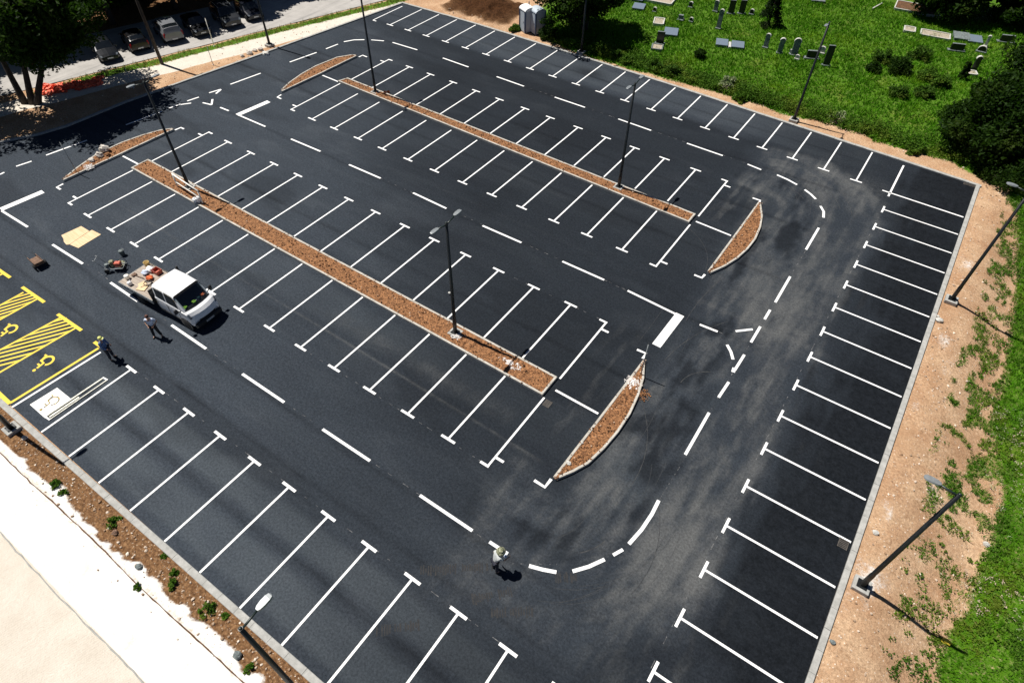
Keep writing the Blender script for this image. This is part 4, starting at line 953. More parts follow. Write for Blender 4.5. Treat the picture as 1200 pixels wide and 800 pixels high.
for s in (-1, 1):
    MB().lathe((0, 0, 0), [(.08, -.05), (.19, -.05), (.2, 0), (.19, .05), (.08, .05)], 16, 0, Matrix.Rotation(R(90), 4, 'X')).build('wheel', M['tyre'], k_, (.35, s * .34, .2))
    MB().tube([(-.5, s * .2, .3), (-.95, s * .22, .42)], .02, 6).build('handle', M['black_plastic'], k_)
    MB().box((-.4, s * .2, .14), (.05, .05, .28)).build('leg', M['black_plastic'], k_)
st_ = slab('stencil_sheet', [(35, 474), (67, 454.2), (83, 467), (53, 490)], .006, 'white_sheet', 'white stencil sheet with the wheelchair outline lying in a bay', 'stencil')
t = NT('yellow_grey_overspray'); n = t.noise(9, 4)
M['overspray'] = t.done(t.mix(t.ramp(n, .4, .6), (.10, .10, .09), (.42, .30, .05)), .8)
p = U(59, 471.5); cut = wheelchair((p.x, p.y), px_dir((70, 464), (45, 480)), .62, .012, .07, MB()); cut.build('cut_out', M['overspray'], st_)
r_ = empty('bar_stencil', (0, 0, 0), 0, 'long narrow white bar stencil lying beside the stencil sheet', 'stencil')
a = [U(*q) for q in ((53.5, 488.5), (121.5, 443), (126, 445.5), (58.5, 492))]
r_.location = a[0]
ms = MB().strip((a[0] - a[0]) , a[1] - a[0], .12, .03).v
for (i, j, w) in ((0, 1, .10), (3, 2, .07)):
    d = (a[j] - a[i]); c = (a[i] + a[j]) / 2 - a[0]; MB().box((c.x, c.y, .03), (d.length, w, .04), 0, math.atan2(d.y, d.x), .008).build('rail', M['stencil_bar'], r_)
for (i, j) in ((0, 3), (1, 2)):
    d = (a[j] - a[i]); c = (a[i] + a[j]) / 2 - a[0]; MB().box((c.x, c.y, .032), (d.length + .08, .09, .05), 0, math.atan2(d.y, d.x), .008).build('end_bar', M['white_sheet'], r_)
c = (a[0] + a[3]) / 2 - a[0] + (a[1] - a[0]) * .28; d = a[1] - a[0]; MB().box((c.x, c.y, .026), (d.length * .5, .11, .02), 0, math.atan2(d.y, d.x), .004).build('inner_board', M['stencil_bar'], r_)

# ------------------------------------------------------------------ drain grates
def grate(px, w, l, rz, label):
    p = U(*px); r_ = empty('drain_grate', (p.x, p.y, 0), rz, label, 'drain grate', 'drain grates')
    MB().box((0, 0, .004), (w, l, .012), bev=.003).build('slots', M['black_plastic'], r_)
    b = MB()
    for k in range(6): b.box((0, -l / 2 + l * (k + .5) / 6, .013), (w, l * .08, .012))
    for s in (-1, 1): b.box((s * (w / 2 - .02), 0, .021), (.04, l, .006))
    b.build('bars', M['iron'], r_)
grate((641.5, 473), .38, .45, 0, 'square iron drain grate in the asphalt at the end of the long planter'); grate((988, 637), .42, .5, 0, 'square iron drain grate beside the kerb of the steep bare strip'); grate((1136, 216.5), .8, .4, R(5), 'iron drain grate in the dark corner bay below the cemetery')

# ------------------------------------------------------------------ people
def skin_mesh(nodes, edges, sub=2):
    names = list(nodes); me = bpy.data.meshes.new('armature'); me.from_pydata([nodes[k][0] for k in names], [(names.index(a), names.index(b)) for a, b in edges], [])
    ob = bpy.data.objects.new('armature', me); C.objects.link(ob)
    ob.modifiers.new('Skin', 'SKIN'); sv = me.skin_vertices[0].data
    for i, k in enumerate(names):
        r = nodes[k][1]; sv[i].radius = r if hasattr(r, '__len__') else (r, r)
    sv[0].use_root = True
    s = ob.modifiers.new('Sub', 'SUBSURF'); s.levels = sub; s.render_levels = sub
    dg = bpy.context.evaluated_depsgraph_get(); out = bpy.data.meshes.new_from_object(ob.evaluated_get(dg))
    bpy.data.objects.remove(ob); bpy.data.meshes.remove(me)
    for p in out.polygons: p.use_smooth = True
    return out
def join_meshes(name, parts, mat):
    V = []; F = []
    for me in parts:
        k = len(V); V += [tuple(v.co) for v in me.vertices]; F += [[i + k for i in p.vertices] for p in me.polygons]
    me = bpy.data.meshes.new(name); me.from_pydata(V, [], F); me.materials.append(mat)
    for p in me.polygons: p.use_smooth = True
    return me
def person(loc, rz, J, label, shirt, trousers, hat, sleeves='short'):
    """J: joint positions, facing local +Y"""
    J = {k: Vector(v) for k, v in J.items()}
    n = {'pelvis': (J['pelvis'], (.135, .10)), 'waist': (J['waist'], (.125, .09)), 'chest': (J['chest'], (.15, .105)), 'neck': (J['neck'], .052), 'jaw': (J['head'] - Vector((0, 0, .07)), (.062, .072)), 'head': (J['head'], (.076, .093)), 'crown': (J['head'] + Vector((0, -.01, .085)), (.055, .07))}
    hf = J['face']; n['nose'] = (J['head'] + hf * .105 + Vector((0, 0, -.015)), .014)
    e = [('pelvis', 'waist'), ('waist', 'chest'), ('chest', 'neck'), ('neck', 'jaw'), ('jaw', 'head'), ('head', 'crown'), ('head', 'nose')]
    for s in 'lr':
        n['sh' + s] = (J['sh' + s], .058); n['el' + s] = (J['el' + s], .04); n['wr' + s] = (J['wr' + s], .027)
        hd = (J['wr' + s] - J['el' + s]).normalized(); n['pa' + s] = (J['wr' + s] + hd * .07, (.035, .018))
        n['hi' + s] = (J['hi' + s], .088); n['kn' + s] = (J['kn' + s], .06); n['an' + s] = (J['an' + s], .04); n['to' + s] = (J['an' + s] + J['foot' + s] * .15 + Vector((0, 0, -.045)), .035)
        n['ear' + s] = (J['head'] + hf.cross(Vector((0, 0, 1))) * (.088 if s == 'r' else -.088), .016)
        e += [('chest', 'sh' + s), ('sh' + s, 'el' + s), ('el' + s, 'wr' + s), ('wr' + s, 'pa' + s), ('pelvis', 'hi' + s), ('hi' + s, 'kn' + s), ('kn' + s, 'an' + s), ('an' + s, 'to' + s), ('head', 'ear' + s)]
    parts = [skin_mesh(n, e)]
    for s in 'lr':
        hd = (J['wr' + s] - J['el' + s]).normalized(); side = hd.cross(hf).normalized(); pa = J['wr' + s] + hd * .07
        for k, (o, l) in enumerate(((-.028, .065), (-.009, .078), (.010, .074), (.028, .058))):
            b0 = pa + side * o; parts.append(skin_mesh({'a': (b0, .009), 'b': (b0 + hd * (.02 + l * .5), .0085), 'c': (b0 + hd * (.02 + l * .85) + hf * .015, .0075)}, [('a', 'b'), ('b', 'c')], 1))
        b0 = pa - hd * .03 + side * (-.03 if s == 'l' else .03)
        parts.append(skin_mesh({'a': (b0, .010), 'b': (b0 + hd * .03 + hf * .03, .0095), 'c': (b0 + hd * .06 + hf * .035, .008)}, [('a', 'b'), ('b', 'c')], 1))
    root = link('person', join_meshes('person', parts, M['skin']), None, loc, rz); tag(root, label, 'person', 'people working on the car park')
    g = .014
    sn = {'chest': (J['chest'], (.15 + g + .012, .105 + g + .01)), 'waist': (J['waist'], (.125 + g + .012, .09 + g + .012)), 'hem': (J['pelvis'] + Vector((0, 0, -.03)), (.15 + g, .115 + g)), 'col': (J['neck'] * .55 + J['chest'] * .45, .065)}
    se = [('chest', 'waist'), ('waist', 'hem'), ('chest', 'col')]
    for s in 'lr':
        f = .72 if sleeves == 'short' else 1.0
        sn['sh' + s] = (J['sh' + s], .058 + g + .006); sn['ue' + s] = (J['sh' + s].lerp(J['el' + s], f), .046 + g); se += [('chest', 'sh' + s), ('sh' + s, 'ue' + s)]
        if sleeves == 'long': sn['cu' + s] = (J['el' + s].lerp(J['wr' + s], .9), .032 + g); se.append(('ue' + s, 'cu' + s))
    sm = skin_mesh(sn, se); sm.materials.append(M[shirt]); link('shirt', sm, root)
    tn = {'p': (J['pelvis'], (.135 + g, .105 + g))}; te = []
    for s in 'lr':
        tn['hi' + s] = (J['hi' + s], .088 + g + .006); tn['kn' + s] = (J['kn' + s], .062 + g + .006); tn['an' + s] = (J['an' + s] + Vector((0, 0, .03)), .045 + g + .014); te += [('p', 'hi' + s), ('hi' + s, 'kn' + s), ('kn' + s, 'an' + s)]
    tm = skin_mesh(tn, te); tm.materials.append(M[trousers]); link('trousers', tm, root)
    for s in 'lr':
        sh = skin_mesh({'a': (J['an' + s] + Vector((0, 0, -.035)) - J['foot' + s] * .06, .048), 'b': (J['an' + s] + J['foot' + s] * .08 + Vector((0, 0, -.04)), .046), 'c': (J['an' + s] + J['foot' + s] * .2 + Vector((0, 0, -.05)), .036)}, [('a', 'b'), ('b', 'c')]); sh.materials.append(M['shoe']); link('shoe', sh, root)
        ey = J['head'] + hf * .088 + hf.cross(Vector((0, 0, 1))) * (.033 if s == 'r' else -.033) + Vector((0, 0, .012)); MB().blob(ey, .012, 1, 6, 5, 0).build('eye', M['plate_ink'], root)
    mo_ = J['head'] + hf * .086 - Vector((0, 0, .055)); sd = hf.cross(Vector((0, 0, 1))); MB().tube([mo_ - sd * .024, mo_ + hf * .008, mo_ + sd * .024], .006, 5).build('mouth', M['red_box'], root)
    h = J['head']; kind, mat = hat; hm = MB(); tilt = Matrix.Rotation(R(-8), 4, 'X')
    if kind == 'hair': hm.lathe(h + Vector((0, -.012, 0)), [(.088, -.03), (.098, .02), (.09, .07), (.06, .115), (.015, .13)], 16); hm.build('hair', M[mat], root)
    elif kind == 'cap':
        hm.lathe(h + Vector((0, -.005, .02)), [(.105, 0), (.11, .03), (.098, .08), (.06, .115), (.01, .125)], 18); v = [h + hf * (.09 + .09 * math.cos(t) * (1)) + sd * (.095 * math.sin(t)) + Vector((0, 0, .03)) for t in [R(d) for d in range(-90, 91, 20)]]
        hm.prism([(q[0], q[1]) for q in v], h.z + .022, h.z + .036); hm.build('cap', M[mat], root)
    else:
        hm.lathe(h + Vector((0, -.005, .02)), [(.20, -.02), (.205, -.012), (.115, .01), (.11, .05), (.10, .085), (.05, .105), (.01, .108)], 20); hm.build('hat', M[mat], root)
    return root
def pose(**k):
    J = dict(pelvis=(0, 0, .95), waist=(0, 0, 1.13), chest=(0, -.01, 1.33), neck=(0, -.005, 1.49), head=(0, .025, 1.64), face=Vector((0, 1, 0)),
             shl=(-.19, -.01, 1.41), shr=(.19, -.01, 1.41), ell=(-.26, -.02, 1.13), elr=(.26, -.02, 1.13), wrl=(-.27, .06, .90), wrr=(.27, .06, .90),
             hil=(-.10, 0, .90), hir=(.10, 0, .90), knl=(-.12, .02, .50), knr=(.12, .02, .50), anl=(-.14, -.02, .09), anr=(.14, -.02, .09), footl=Vector((-.2, .98, 0)), footr=Vector((.2, .98, 0)))
    J.update(k); return J
p = U(186, 394.5)
person((p.x, p.y, 0), R(-140), pose(elr=(.33, -.08, 1.16), wrr=(.17, .12, 1.04), ell=(-.33, -.08, 1.16), wrl=(-.17, .12, 1.04), anl=(-.2, -.03, .09), anr=(.2, .0, .09), knl=(-.15, .02, .5), knr=(.15, .03, .5)),
       'person in pale blue shirt and black trousers, hands at the waist, by the truck', 'shirt_pale', 'trousers_black', ('hair', 'hair_brown'))
p = U(132.5, 420)
person((p.x, p.y, 0), R(-60), pose(wrr=(.2, .26, 1.0), elr=(.25, .04, 1.12), head=(0, .06, 1.63)), 'person in a yellow green cap and blue shirt at the yellow line', 'shirt_blue', 'trousers_navy', ('cap', 'cap_lime'), 'long')
p = U(580.5, 667.5)
person((p.x, p.y, 0), R(-25), pose(waist=(0, .05, 1.12), chest=(0, .14, 1.29), neck=(0, .22, 1.43), head=(0, .29, 1.55), face=Vector((0, .9, -.43)), shl=(-.19, .14, 1.37), shr=(.19, .14, 1.37), ell=(-.29, .10, 1.10), wrl=(-.31, .14, .84), elr=(.27, .30, 1.17), wrr=(.2, .50, 1.06)),
       'person in a camouflage brimmed hat and grey shirt leaning over lane marks', 'shirt_grey', 'trousers_navy', ('hat', 'camo'))
p = U(592.5, 651.0, 1.0); tag(MB().blob((p.x, p.y, 1.0), (.08, .07, .06), 5, 8, 6, .3).build('cloth', M['shirt_pale']), 'pale blue rag held by the person in the camouflage hat', 'rag')

# ------------------------------------------------------------------ parked cars
def car(px, rz, style, mat, label, nose=1, z=.75):
    p = U(*px, z); root = empty('parked_car', (p.x, p.y, .03), rz, label, 'car', 'cars parked along the street')
    if style == 'hatch': st = [(-2.0, .74, .42, .80, .62, .92), (-1.92, .84, .34, .88, .66, 1.02), (-1.80, .87, .30, .94, .64, 1.20), (-1.25, .88, .28, .93, .66, 1.46), (-.2, .88, .27, .92, .68, 1.49), (.45, .88, .27, .92, .66, 1.43), (1.12, .87, .28, .92, .70, .97), (1.75, .82, .30, .78, .66, .83), (1.98, .70, .36, .62, .55, .67)]
    elif style == 'suv': st = [(-2.2, .80, .48, .92, .66, 1.06), (-2.12, .90, .40, 1.0, .70, 1.2), (-1.98, .93, .36, 1.05, .70, 1.50), (-1.45, .94, .34, 1.04, .72, 1.68), (-.1, .94, .33, 1.03, .74, 1.71), (.55, .94, .33, 1.03, .72, 1.64), (1.18, .93, .34, 1.03, .76, 1.10), (1.95, .88, .36, .92, .74, .98), (2.22, .76, .42, .72, .6, .78)]
    else: st = [(-2.2, .76, .42, .84, .64, .92), (-2.1, .84, .34, .92, .70, 1.0), (-1.62, .88, .30, .95, .74, 1.02), (-.95, .89, .28, .94, .66, 1.38), (-.15, .89, .27, .93, .68, 1.44), (.4, .89, .27, .92, .66, 1.40), (1.15, .88, .28, .92, .72, .97), (1.95, .83, .30, .78, .68, .82), (2.2, .70, .36, .62, .56, .66)]
    l = Loft(st); l.shell().build('body', M[mat], root)
    l.patch(5.06, 5.92, 5.5, 8, .008, 1, 4, 10, full=True).build('windscreen', M['glass_dark'], root)
    l.patch(2.12 if style != 'sedan' else 2.08, 2.9, 5.5, 8, .008, 1, 4, 10, full=True).build('rear_window', M['glass_dark'], root)
    for s in (1, -1):
        for u0, u1 in ((3.0, 3.95), (4.05, 5.2)):
            d = l.patch(u0, u1 + .1, .9, 3.8, .004, s, 4, 4).build('door', M[mat], root); l.patch(u0 + .04, u1, 4.15, 5.2, .008, s, 4, 3).build('window', M['glass_dark'], d)
        l.patch(7.15, 7.85, 3.0, 5.4, .01, s, 3, 3).build('headlight', M['lens'], root); l.patch(.2, 1.4, 2.2, 4.6, .01, s, 3, 3).build('tail_light', M['red_lens'], root)
        MB().box((1.0, s * (st[5][1] + .09), 1.0), (.12, .18, .13), bev=.03).build('mirror', M[mat], root)
        for x in (-1.3, 1.32): wheel(root, x, s * (st[4][1] - .08), .32, .2, s)
        if style == 'suv': MB().tube([(-1.4, s * .66, 1.70), (-1.2, s * .66, 1.75), (.3, s * .66, 1.75), (.5, s * .66, 1.68)], .02, 6).build('roof_rail', M['lamp_grey'], root)
    for x, sgn in ((st[0][0] - .004, -1), (st[-1][0] + .004, 1)): MB().box((x + sgn * .01, 0, .5), (.014, .5, .11), bev=.003).build('number_plate', M['number_plate'], root)
    return root
AW = math.atan2(.316, -.949); TO = math.atan2(-.316, .949)
car((121, 55.5), TO, 'sedan', 'car0', 'black saloon car with its windscreen to the street, half under the leafy tree')
car((157, 45), AW, 'hatch', 'car1', 'black hatchback with its tail to the street and one red lamp showing')
car((196, 34), AW, 'suv', 'car2', 'silver grey estate car with roof rails')
car((229, 27), TO, 'sedan', 'car3', 'black saloon car in the shade behind the thin pale post')
car((264, 17.5), TO, 'suv', 'car4', 'dark grey car with a pale gleam on its windscreen')
car((291, 10), TO, 'hatch', 'car5', 'very dark blue car at the end of the parked row by the lamp')

# ------------------------------------------------------------------ toilets and orange mesh
def toilet(px, label, roof):
    p = U(*px); r_ = empty('portable_toilet', (p.x, p.y, gheight(p.x, p.y)), R(-25), label, 'toilet', 'portable toilets by the dark tree')
    MB().box((0, 0, 1.06), (1.1, 1.1, 2.1), bev=.03).build('cabin', M['cabin'], r_)
    fr2 = MB()
    for sx in (-1, 1):
        for sy in (-1, 1): fr2.box((sx * .55, sy * .55, 1.06), (.12, .12, 2.14), bev=.02)
    fr2.build('corner_posts', M['blue_plastic'], r_)
    d = MB().box((.0, -.565, 1.05), (.74, .03, 1.85), bev=.01).build('door', M['cabin'], r_); MB().box((.28, -.59, 1.05), (.06, .03, .14), bev=.01).build('handle', M['blue_plastic'], d)
    k = MB(); n = 9; vs = []
    for i in range(n + 1):
        t = math.pi * i / n; vs += [(-.62, -.62 * math.cos(t), 2.13 + .30 * math.sin(t)), (.62, -.62 * math.cos(t), 2.13 + .30 * math.sin(t))]
    k.add(vs, [(2 * i, 2 * i + 1, 2 * i + 3, 2 * i + 2) for i in range(n)] + [tuple(range(0, 2 * n + 2, 2)), tuple(range(2 * n + 1, -1, -2))] + [(0, 2 * n, 2 * n + 1, 1)]); k.build('roof', M[roof], r_)
    MB().tube([(-.45, .45, 2.2), (-.45, .45, 2.6)], .05, 8).build('vent_pipe', M['blue_plastic'], r_); MB().box((0, 0, .04), (1.15, 1.15, .1), bev=.02).build('skid', M['black_plastic'], r_)
toilet((617.5, 36), 'portable toilet with a white domed roof standing clear of the dark tree', 'cabin_roof'); toilet((629.5, 38.5), 'portable toilet half covered by the dark tree leaves', 'cabin')
on = MB(); rr = random.Random(5)
for k in range(46):
    t = k / 45; q = U(47 + 70 * t + rr.uniform(-2, 2), 106.5 - 12 * t + rr.uniform(-4.5, 4.5), .1); z0 = rr.uniform(.06, .22)
    if .52 < t < .60 and rr.random() < .8: continue
    on.blob((q.x, q.y, gheight(q.x, q.y) + z0 * .6), (rr.uniform(.2, .45), rr.uniform(.2, .45), z0), k, 11, 7, .5)
tag(on.build('safety_mesh', M['orange_net']), 'crumpled heap of orange plastic mesh under the leafy tree by the path', 'safety mesh')

# ------------------------------------------------------------------ cemetery
def G(px, py): p = U(px, py); return Vector((p.x, p.y, gheight(p.x, p.y)))
def stone(px, kind, label, w=.5, h=1.0, d=.14, mat='stone_grey', rz=0.0, lean=0.0, cap='marble', group='headstones in the meadow'):
    p = G(*px); r_ = empty('headstone', p, rz, label, 'headstone', group); r_.rotation_euler = (lean, 0, rz)
    MB().box((0, 0, .04), (w * 1.35, d * 2.4, .22), bev=.02).build('plinth', M['stone_grey' if mat != 'marble' else 'marble'], r_)
    if kind == 'tablet':
        b = MB().box((0, 0, .15 + h / 2), (w, d, h), bev=.015); b.build('slab', M[mat], r_)
        MB().box((0, 0, .15 + h + .02), (w * .96, d * 1.05, .04), bev=.012).build('coping', M['stone_grey'], r_)
    else:
        b = MB(); n = 12; prof = [(-w / 2, .15), (w / 2, .15)] + [(w / 2 * math.cos(t), .15 + h - w / 2 + w / 2 * math.sin(t)) for t in [math.pi * i / n for i in range(n + 1)]]
        vs = [(x, -d / 2, z) for x, z in prof] + [(x, d / 2, z) for x, z in prof]; m = len(prof)
        b.add(vs, [tuple(range(m)), tuple(range(2 * m - 1, m - 1, -1))] + [(i, m + i, m + (i + 1) % m, (i + 1) % m) for i in range(m)]); b.build('stele', M[mat], r_)
        b = MB(); pr = [((w / 2 + .05) * math.cos(t), .15 + h - w / 2 + (w / 2 + .05) * math.sin(t)) for t in [math.pi * i / n for i in range(n + 1)]]
        pi_ = [((w / 2 + .002) * math.cos(t), .15 + h - w / 2 + (w / 2 + .002) * math.sin(t)) for t in [math.pi * i / n for i in range(n + 1)]]
        vs = []; 
        for dd in (-d * .65, d * .65): vs += [(x, dd, z) for x, z in pr] + [(x, dd, z) for x, z in pi_]
        k = n + 1; fs = []
        for i in range(n): fs += [(i, i + 1, k + i + 1, k + i), (2 * k + i, 3 * k + i, 3 * k + i + 1, 2 * k + i + 1), (i, 2 * k + i, 2 * k + i + 1, i + 1), (k + i, k + i + 1, 3 * k + i + 1, 3 * k + i)]
        b.add(vs, fs); b.build('cap', M[cap], r_)
    return r_
def grave(px, label, w=1.1, l=2.0, mat='granite_blue', rz=0.0, tilt=R(4), strip=None, group='grave slabs in the meadow'):
    p = G(*px); r_ = empty('grave_slab', p, rz, label, 'grave', group)
    MB().box((0, 0, .08), (w, l, .34), bev=.02).build('plinth', M['stone_grey'], r_)
    MB().box((0, 0, .28), (w * 1.06, l * 1.04, .07), bev=.015, M=Matrix.Rotation(tilt, 4, 'X')).build('slab', M[mat], r_)
    return r_
def plot(px, label, w=1.6, l=2.6, rz=0.0, border='marble', fill='grave_gravel'):
    p = G(*px); r_ = empty('grave_plot', p, rz, label, 'grave plot', 'bordered grave plots')
    b = MB()
    for s in (-1, 1): b.box((s * w / 2, 0, .1), (.12, l, .34), bev=.015); b.box((0, s * l / 2, .1), (w - .125, .12, .33), bev=.015)
    b.build('border', M[border], r_); MB().box((0, 0, .05), (w - .13, l - .13, .3)).build('gravel', M[fill], r_)
    return r_
T = 'tablet'; S = 'stele'
stone((856, 17), T, 'black upright headstone, the one of the dark pair away from the conifer', .62, 1.25, .16, 'granite_black', R(20)); stone((868.5, 16.5), T, 'black upright headstone of the pair beside the dark conifer', .62, 1.25, .16, 'granite_black', R(20))
stone((773, 51.5), T, 'black upright headstone with a sandy patch at its foot', .75, 1.05, .18, 'granite_black', R(20)); stone((950.5, 69), T, 'low wide black headstone behind the lamp pole', 1.05, .6, .22, 'granite_black', R(25))
stone((967.5, 77.5), T, 'tall leaning black headstone past the lamp pole', .6, 1.7, .18, 'granite_black', R(25), R(-4))
stone((841.5, 34), S, 'slim grey stele with a white rounded cap above the two blue slabs', .42, 1.75, .16); stone((838, 14), S, 'small white capped stele near the top row of stones', .42, 1.0, .16)
stone((896.5, 56.5), S, 'slim dark grey stele with a pale cap nearest the blue slabs', .42, 1.2, .16); stone((913, 62.5), S, 'slim pale grey stele leaning in the middle of the meadow row', .45, 1.35, .16, 'stone_grey', R(15), R(5))
stone((930, 65), S, 'broad grey stele with a white cap next to the lamp pole row', .6, 1.45, .18, 'stone_grey', R(15)); stone((926, 63.5), S, 'very small white stele touching the broad grey stele', .2, .3, .1, 'marble')
stone((933.5, 70), S, 'small white stele lying low below the broad grey stele', .35, .28, .12, 'marble'); stone((962.5, 62.5), S, 'small white rounded stele directly behind the lamp pole', .5, .5, .15, 'marble')
stone((880.5, 17), S, 'little dark stele with a pale rim left of the conifer', .4, .4, .15, 'granite_black'); stone((809, 9.5), S, 'little dark stele with a white cap alone in the upper meadow', .4, .45, .15, 'granite_black')
stone((767, 14), S, 'tiny dark stele at the edge of the tree shade', .35, .35, .14, 'granite_black'); stone((809.5, 26.5), S, 'tiny dark stele beside the grey block in the grass', .35, .3, .14, 'granite_black', 0, 0)
stone((797.5, 23.5), T, 'squat grey block headstone in the open grass', .5, .35, .3, 'stone_grey', R(10)); stone((1140, 83), S, 'slim black stele on a pale base above the big leafy tree', .45, 1.25, .18, 'granite_black', R(20), R(3))
stone((1120, 60), T, 'wide black headstone below the grey slab in the upper corner', 1.2, .55, .2, 'granite_black', R(20)); stone((1149.5, 61), S, 'small black rounded stele between bushes in the upper corner', .7, .45, .2, 'granite_black'); stone((1178, 50), T, 'wide black headstone standing apart by the upper bushes', 1.25, .55, .2, 'granite_black', R(20))
stone((1154, 55), S, 'short white post stone beside the blue slab', .25, .9, .2, 'marble'); stone((1199, 60), S, 'grey stele at the end of the black headstones', .4, .8, .2)
grave((845.5, 52.5), 'blue grey grave slab with a small white stone on it', 1.1, 1.25, 'granite_blue', R(20)); grave((864, 55), 'blue grey grave slab beside a white strip', 1.15, 1.25, 'granite_blue', R(20))
tag(MB().box(G(854.8, 54.8) + Vector((0, 0, .12)), (.24, 1.25, .3), 0, R(20), .02).build('stone_strip', M['marble']), 'white stone strip between the two blue grave slabs', 'stone')
grave((786, 40), 'blue grey grave slab next to the black headstone with the sandy foot', 1.3, 1.5, 'granite_blue', R(20)); grave((748.5, 10), 'blue slab at the edge of the dark tree shade', 1.2, 1.3, 'granite_blue', R(15)); grave((747.5, 0), 'grey blue slab above the other one by the tree shade', 1.2, 1.3, 'granite_blue', R(15))
grave((958, 1), 'pale grey slab with a dark side at the top of the meadow', 1.4, 1.3, 'stone_grey', R(20)); grave((1125.5, 45), 'weathered grey slab between the bordered plot and the blue slab', 1.4, 1.5, 'stone_grey', R(15)); grave((1141, 48), 'blue grey slab near the deep shade in the upper corner', 1.3, 1.5, 'granite_blue', R(15))
plot((772.5, 1), 'large gravel grave plot with a pale border at the top of the meadow', 3.2, 2.0, R(8)); plot((1065.5, 36), 'small square plot of pale gravel near the deep shade', 1.0, 1.3, R(10)); plot((1095.5, 42), 'long pale plot with broken slabs beside the deep shade', 2.7, 1.5, R(8))
plot((1075, 12), 'grave plot with a thin white border running into the deep shade', 4.5, 2.6, R(5), 'marble', 'dug_soil')
plot((770, 57), 'bare sandy plot in front of the black headstone', 1.0, 1.2, R(20), 'stone_grey'); plot((772, 27), 'pale plot corner at the shade of the dark tree', 1.0, 1.6, R(20))
plot((1137, 87), 'pale plot in front of the slim black stele', .9, .8, R(20))
tag(MB().box(G(1028, 8) + Vector((0, 0, .08)), (.14, 2.2, .16), 0, R(-12), .02).build('stone_strip', M['marble']), 'thin white stone edging alone in the upper meadow', 'stone')

# ------------------------------------------------------------------ rocks and litter
def rock(px, r, label, mat='rock', seed=0, z=None, grp='loose rocks'):
    p = UG(*px); zz = (gheight(p.x, p.y) if z is None else z)
    return tag(MB().blob((p.x, p.y, zz + r * .35), (r, r * .8, r * .65), seed, 9, 7, .2).build('rock', M[mat]), label, 'rock', grp)
rock((278.5, 768), .19, 'round grey rock on the soil strip below the reaching lamp', 'stone_grey', 3); rock((163, 664), .16, 'dark rock on the soil strip between the kerb and the seam', 'stone_grey', 4)
rock((135, 624), .15, 'brown rock beside the green weed on the soil strip', 'old_wood', 5); rock((29, 513), .15, 'pale rock beside the lamp footing near the stencil', 'rock', 6)
rock((293, 63.5), .34, 'broad pale rock at the kerb end of the rock row', 'rock', 7); rock((312, 64), .36, 'flat pale rock at the lamp foot on the sandy path', 'marble', 8); rock((299, 60), .25, 'small tawny rock in the middle of the rock row', 'rock', 9); rock((306, 59), .3, 'pointed pale rock behind the flat rock', 'rock', 10); rock((284, 66.5), .22, 'smallest rock of the row by the path', 'rock', 14)
rock((118, 185), .32, 'pale broken slab on the stony crescent planter', 'rock', 11, .16); rock((124, 179.5), .42, 'long pale slab propped on the stony crescent planter', 'rock', 12, .24); rock((109, 191), .24, 'small pale stone beside the propped slab', 'rock', 13, .15); rock((128, 184), .2, 'brown lump under the propped slab', 'planter_soil', 15, .18)
rock((666, 544.5), .14, 'white stone offcut in the crescent planter', 'marble', 16, .14); rock((681.5, 520.5), .08, 'tiny white stone in the crescent planter', 'marble', 17, .14); rock((527, 23 + 322), .07, 'white pebble on the edge of the long planter', 'marble', 18, .14)
rock((1100.5, 371 + 5), .22, 'white block of stone beside the kerb on the steep bare strip', 'marble', 19); rock((1155, 638), .16, 'white stone at the grass edge on the steep strip', 'marble', 20); rock((1026, 624), .14, 'white stone near the lamp on the steep strip', 'marble', 21); rock((975.5, 752), .12, 'grey white stone by the kerb below the lamp', 'stone_grey', 22); rock((1099, 371), .1, 'small white chip by the kerb', 'marble', 23)
p = UG(1107.5, 751.5); tag(MB().blob((p.x, p.y, p.z + .06), (.2, .14, .1), 31, 9, 6, .25).build('plastic_bag', M['yellow_paint']), 'yellow plastic bag at the edge of the grass near the lamp shadow', 'bag')
tag(MB().blob((U(527, 345).x, U(527, 345).y, .16), (.1, .08, .03), 2).build('chip', M['marble']), 'flat white chip on the near kerb of the long planter', 'stone')
pb = MB(); rr = random.Random(9)
for i in range(4200):
    k = rr.random()
    if k < .52: x = rr.uniform(35.5, 39.6); y = rr.uniform(2, 47)
    elif k < .80: x = rr.uniform(-4, 24); y = -5.35 - abs(rr.gauss(0, .7))
    elif k < .9: x = rr.uniform(-18, 34); y = rr.uniform(47.8, 49)
    else: y = rr.uniform(12, 46); x = float(xleft(y)) - rr.uniform(.4, 3)
    if i % 6 == 0:
        cx, cy, cr = rr.choice(((35.9, 36.0, .9), (36.1, 10.7, 1.1), (36.0, 28.0, .7), (36.6, 26.4, .9), (37.6, 17.5, .8), (36.4, 24.3, .6), (36.8, 6, .8), (38.4, 13.4, 1.0))); x = cx + rr.gauss(0, cr * .55); y = cy + rr.gauss(0, cr * .9)
        if x < 35.4: continue
    r = .014 + .06 * rr.random() ** 4
    pb.blob((x, y, gheight(x, y) + r * .3), (r, r * rr.uniform(.7, 1.3), r * .7), i, 5, 4, .3)
tag(pb.build('gravel', M['pebble']), 'loose pebbles scattered over the bare soil strips', 'gravel', None, 'stuff')

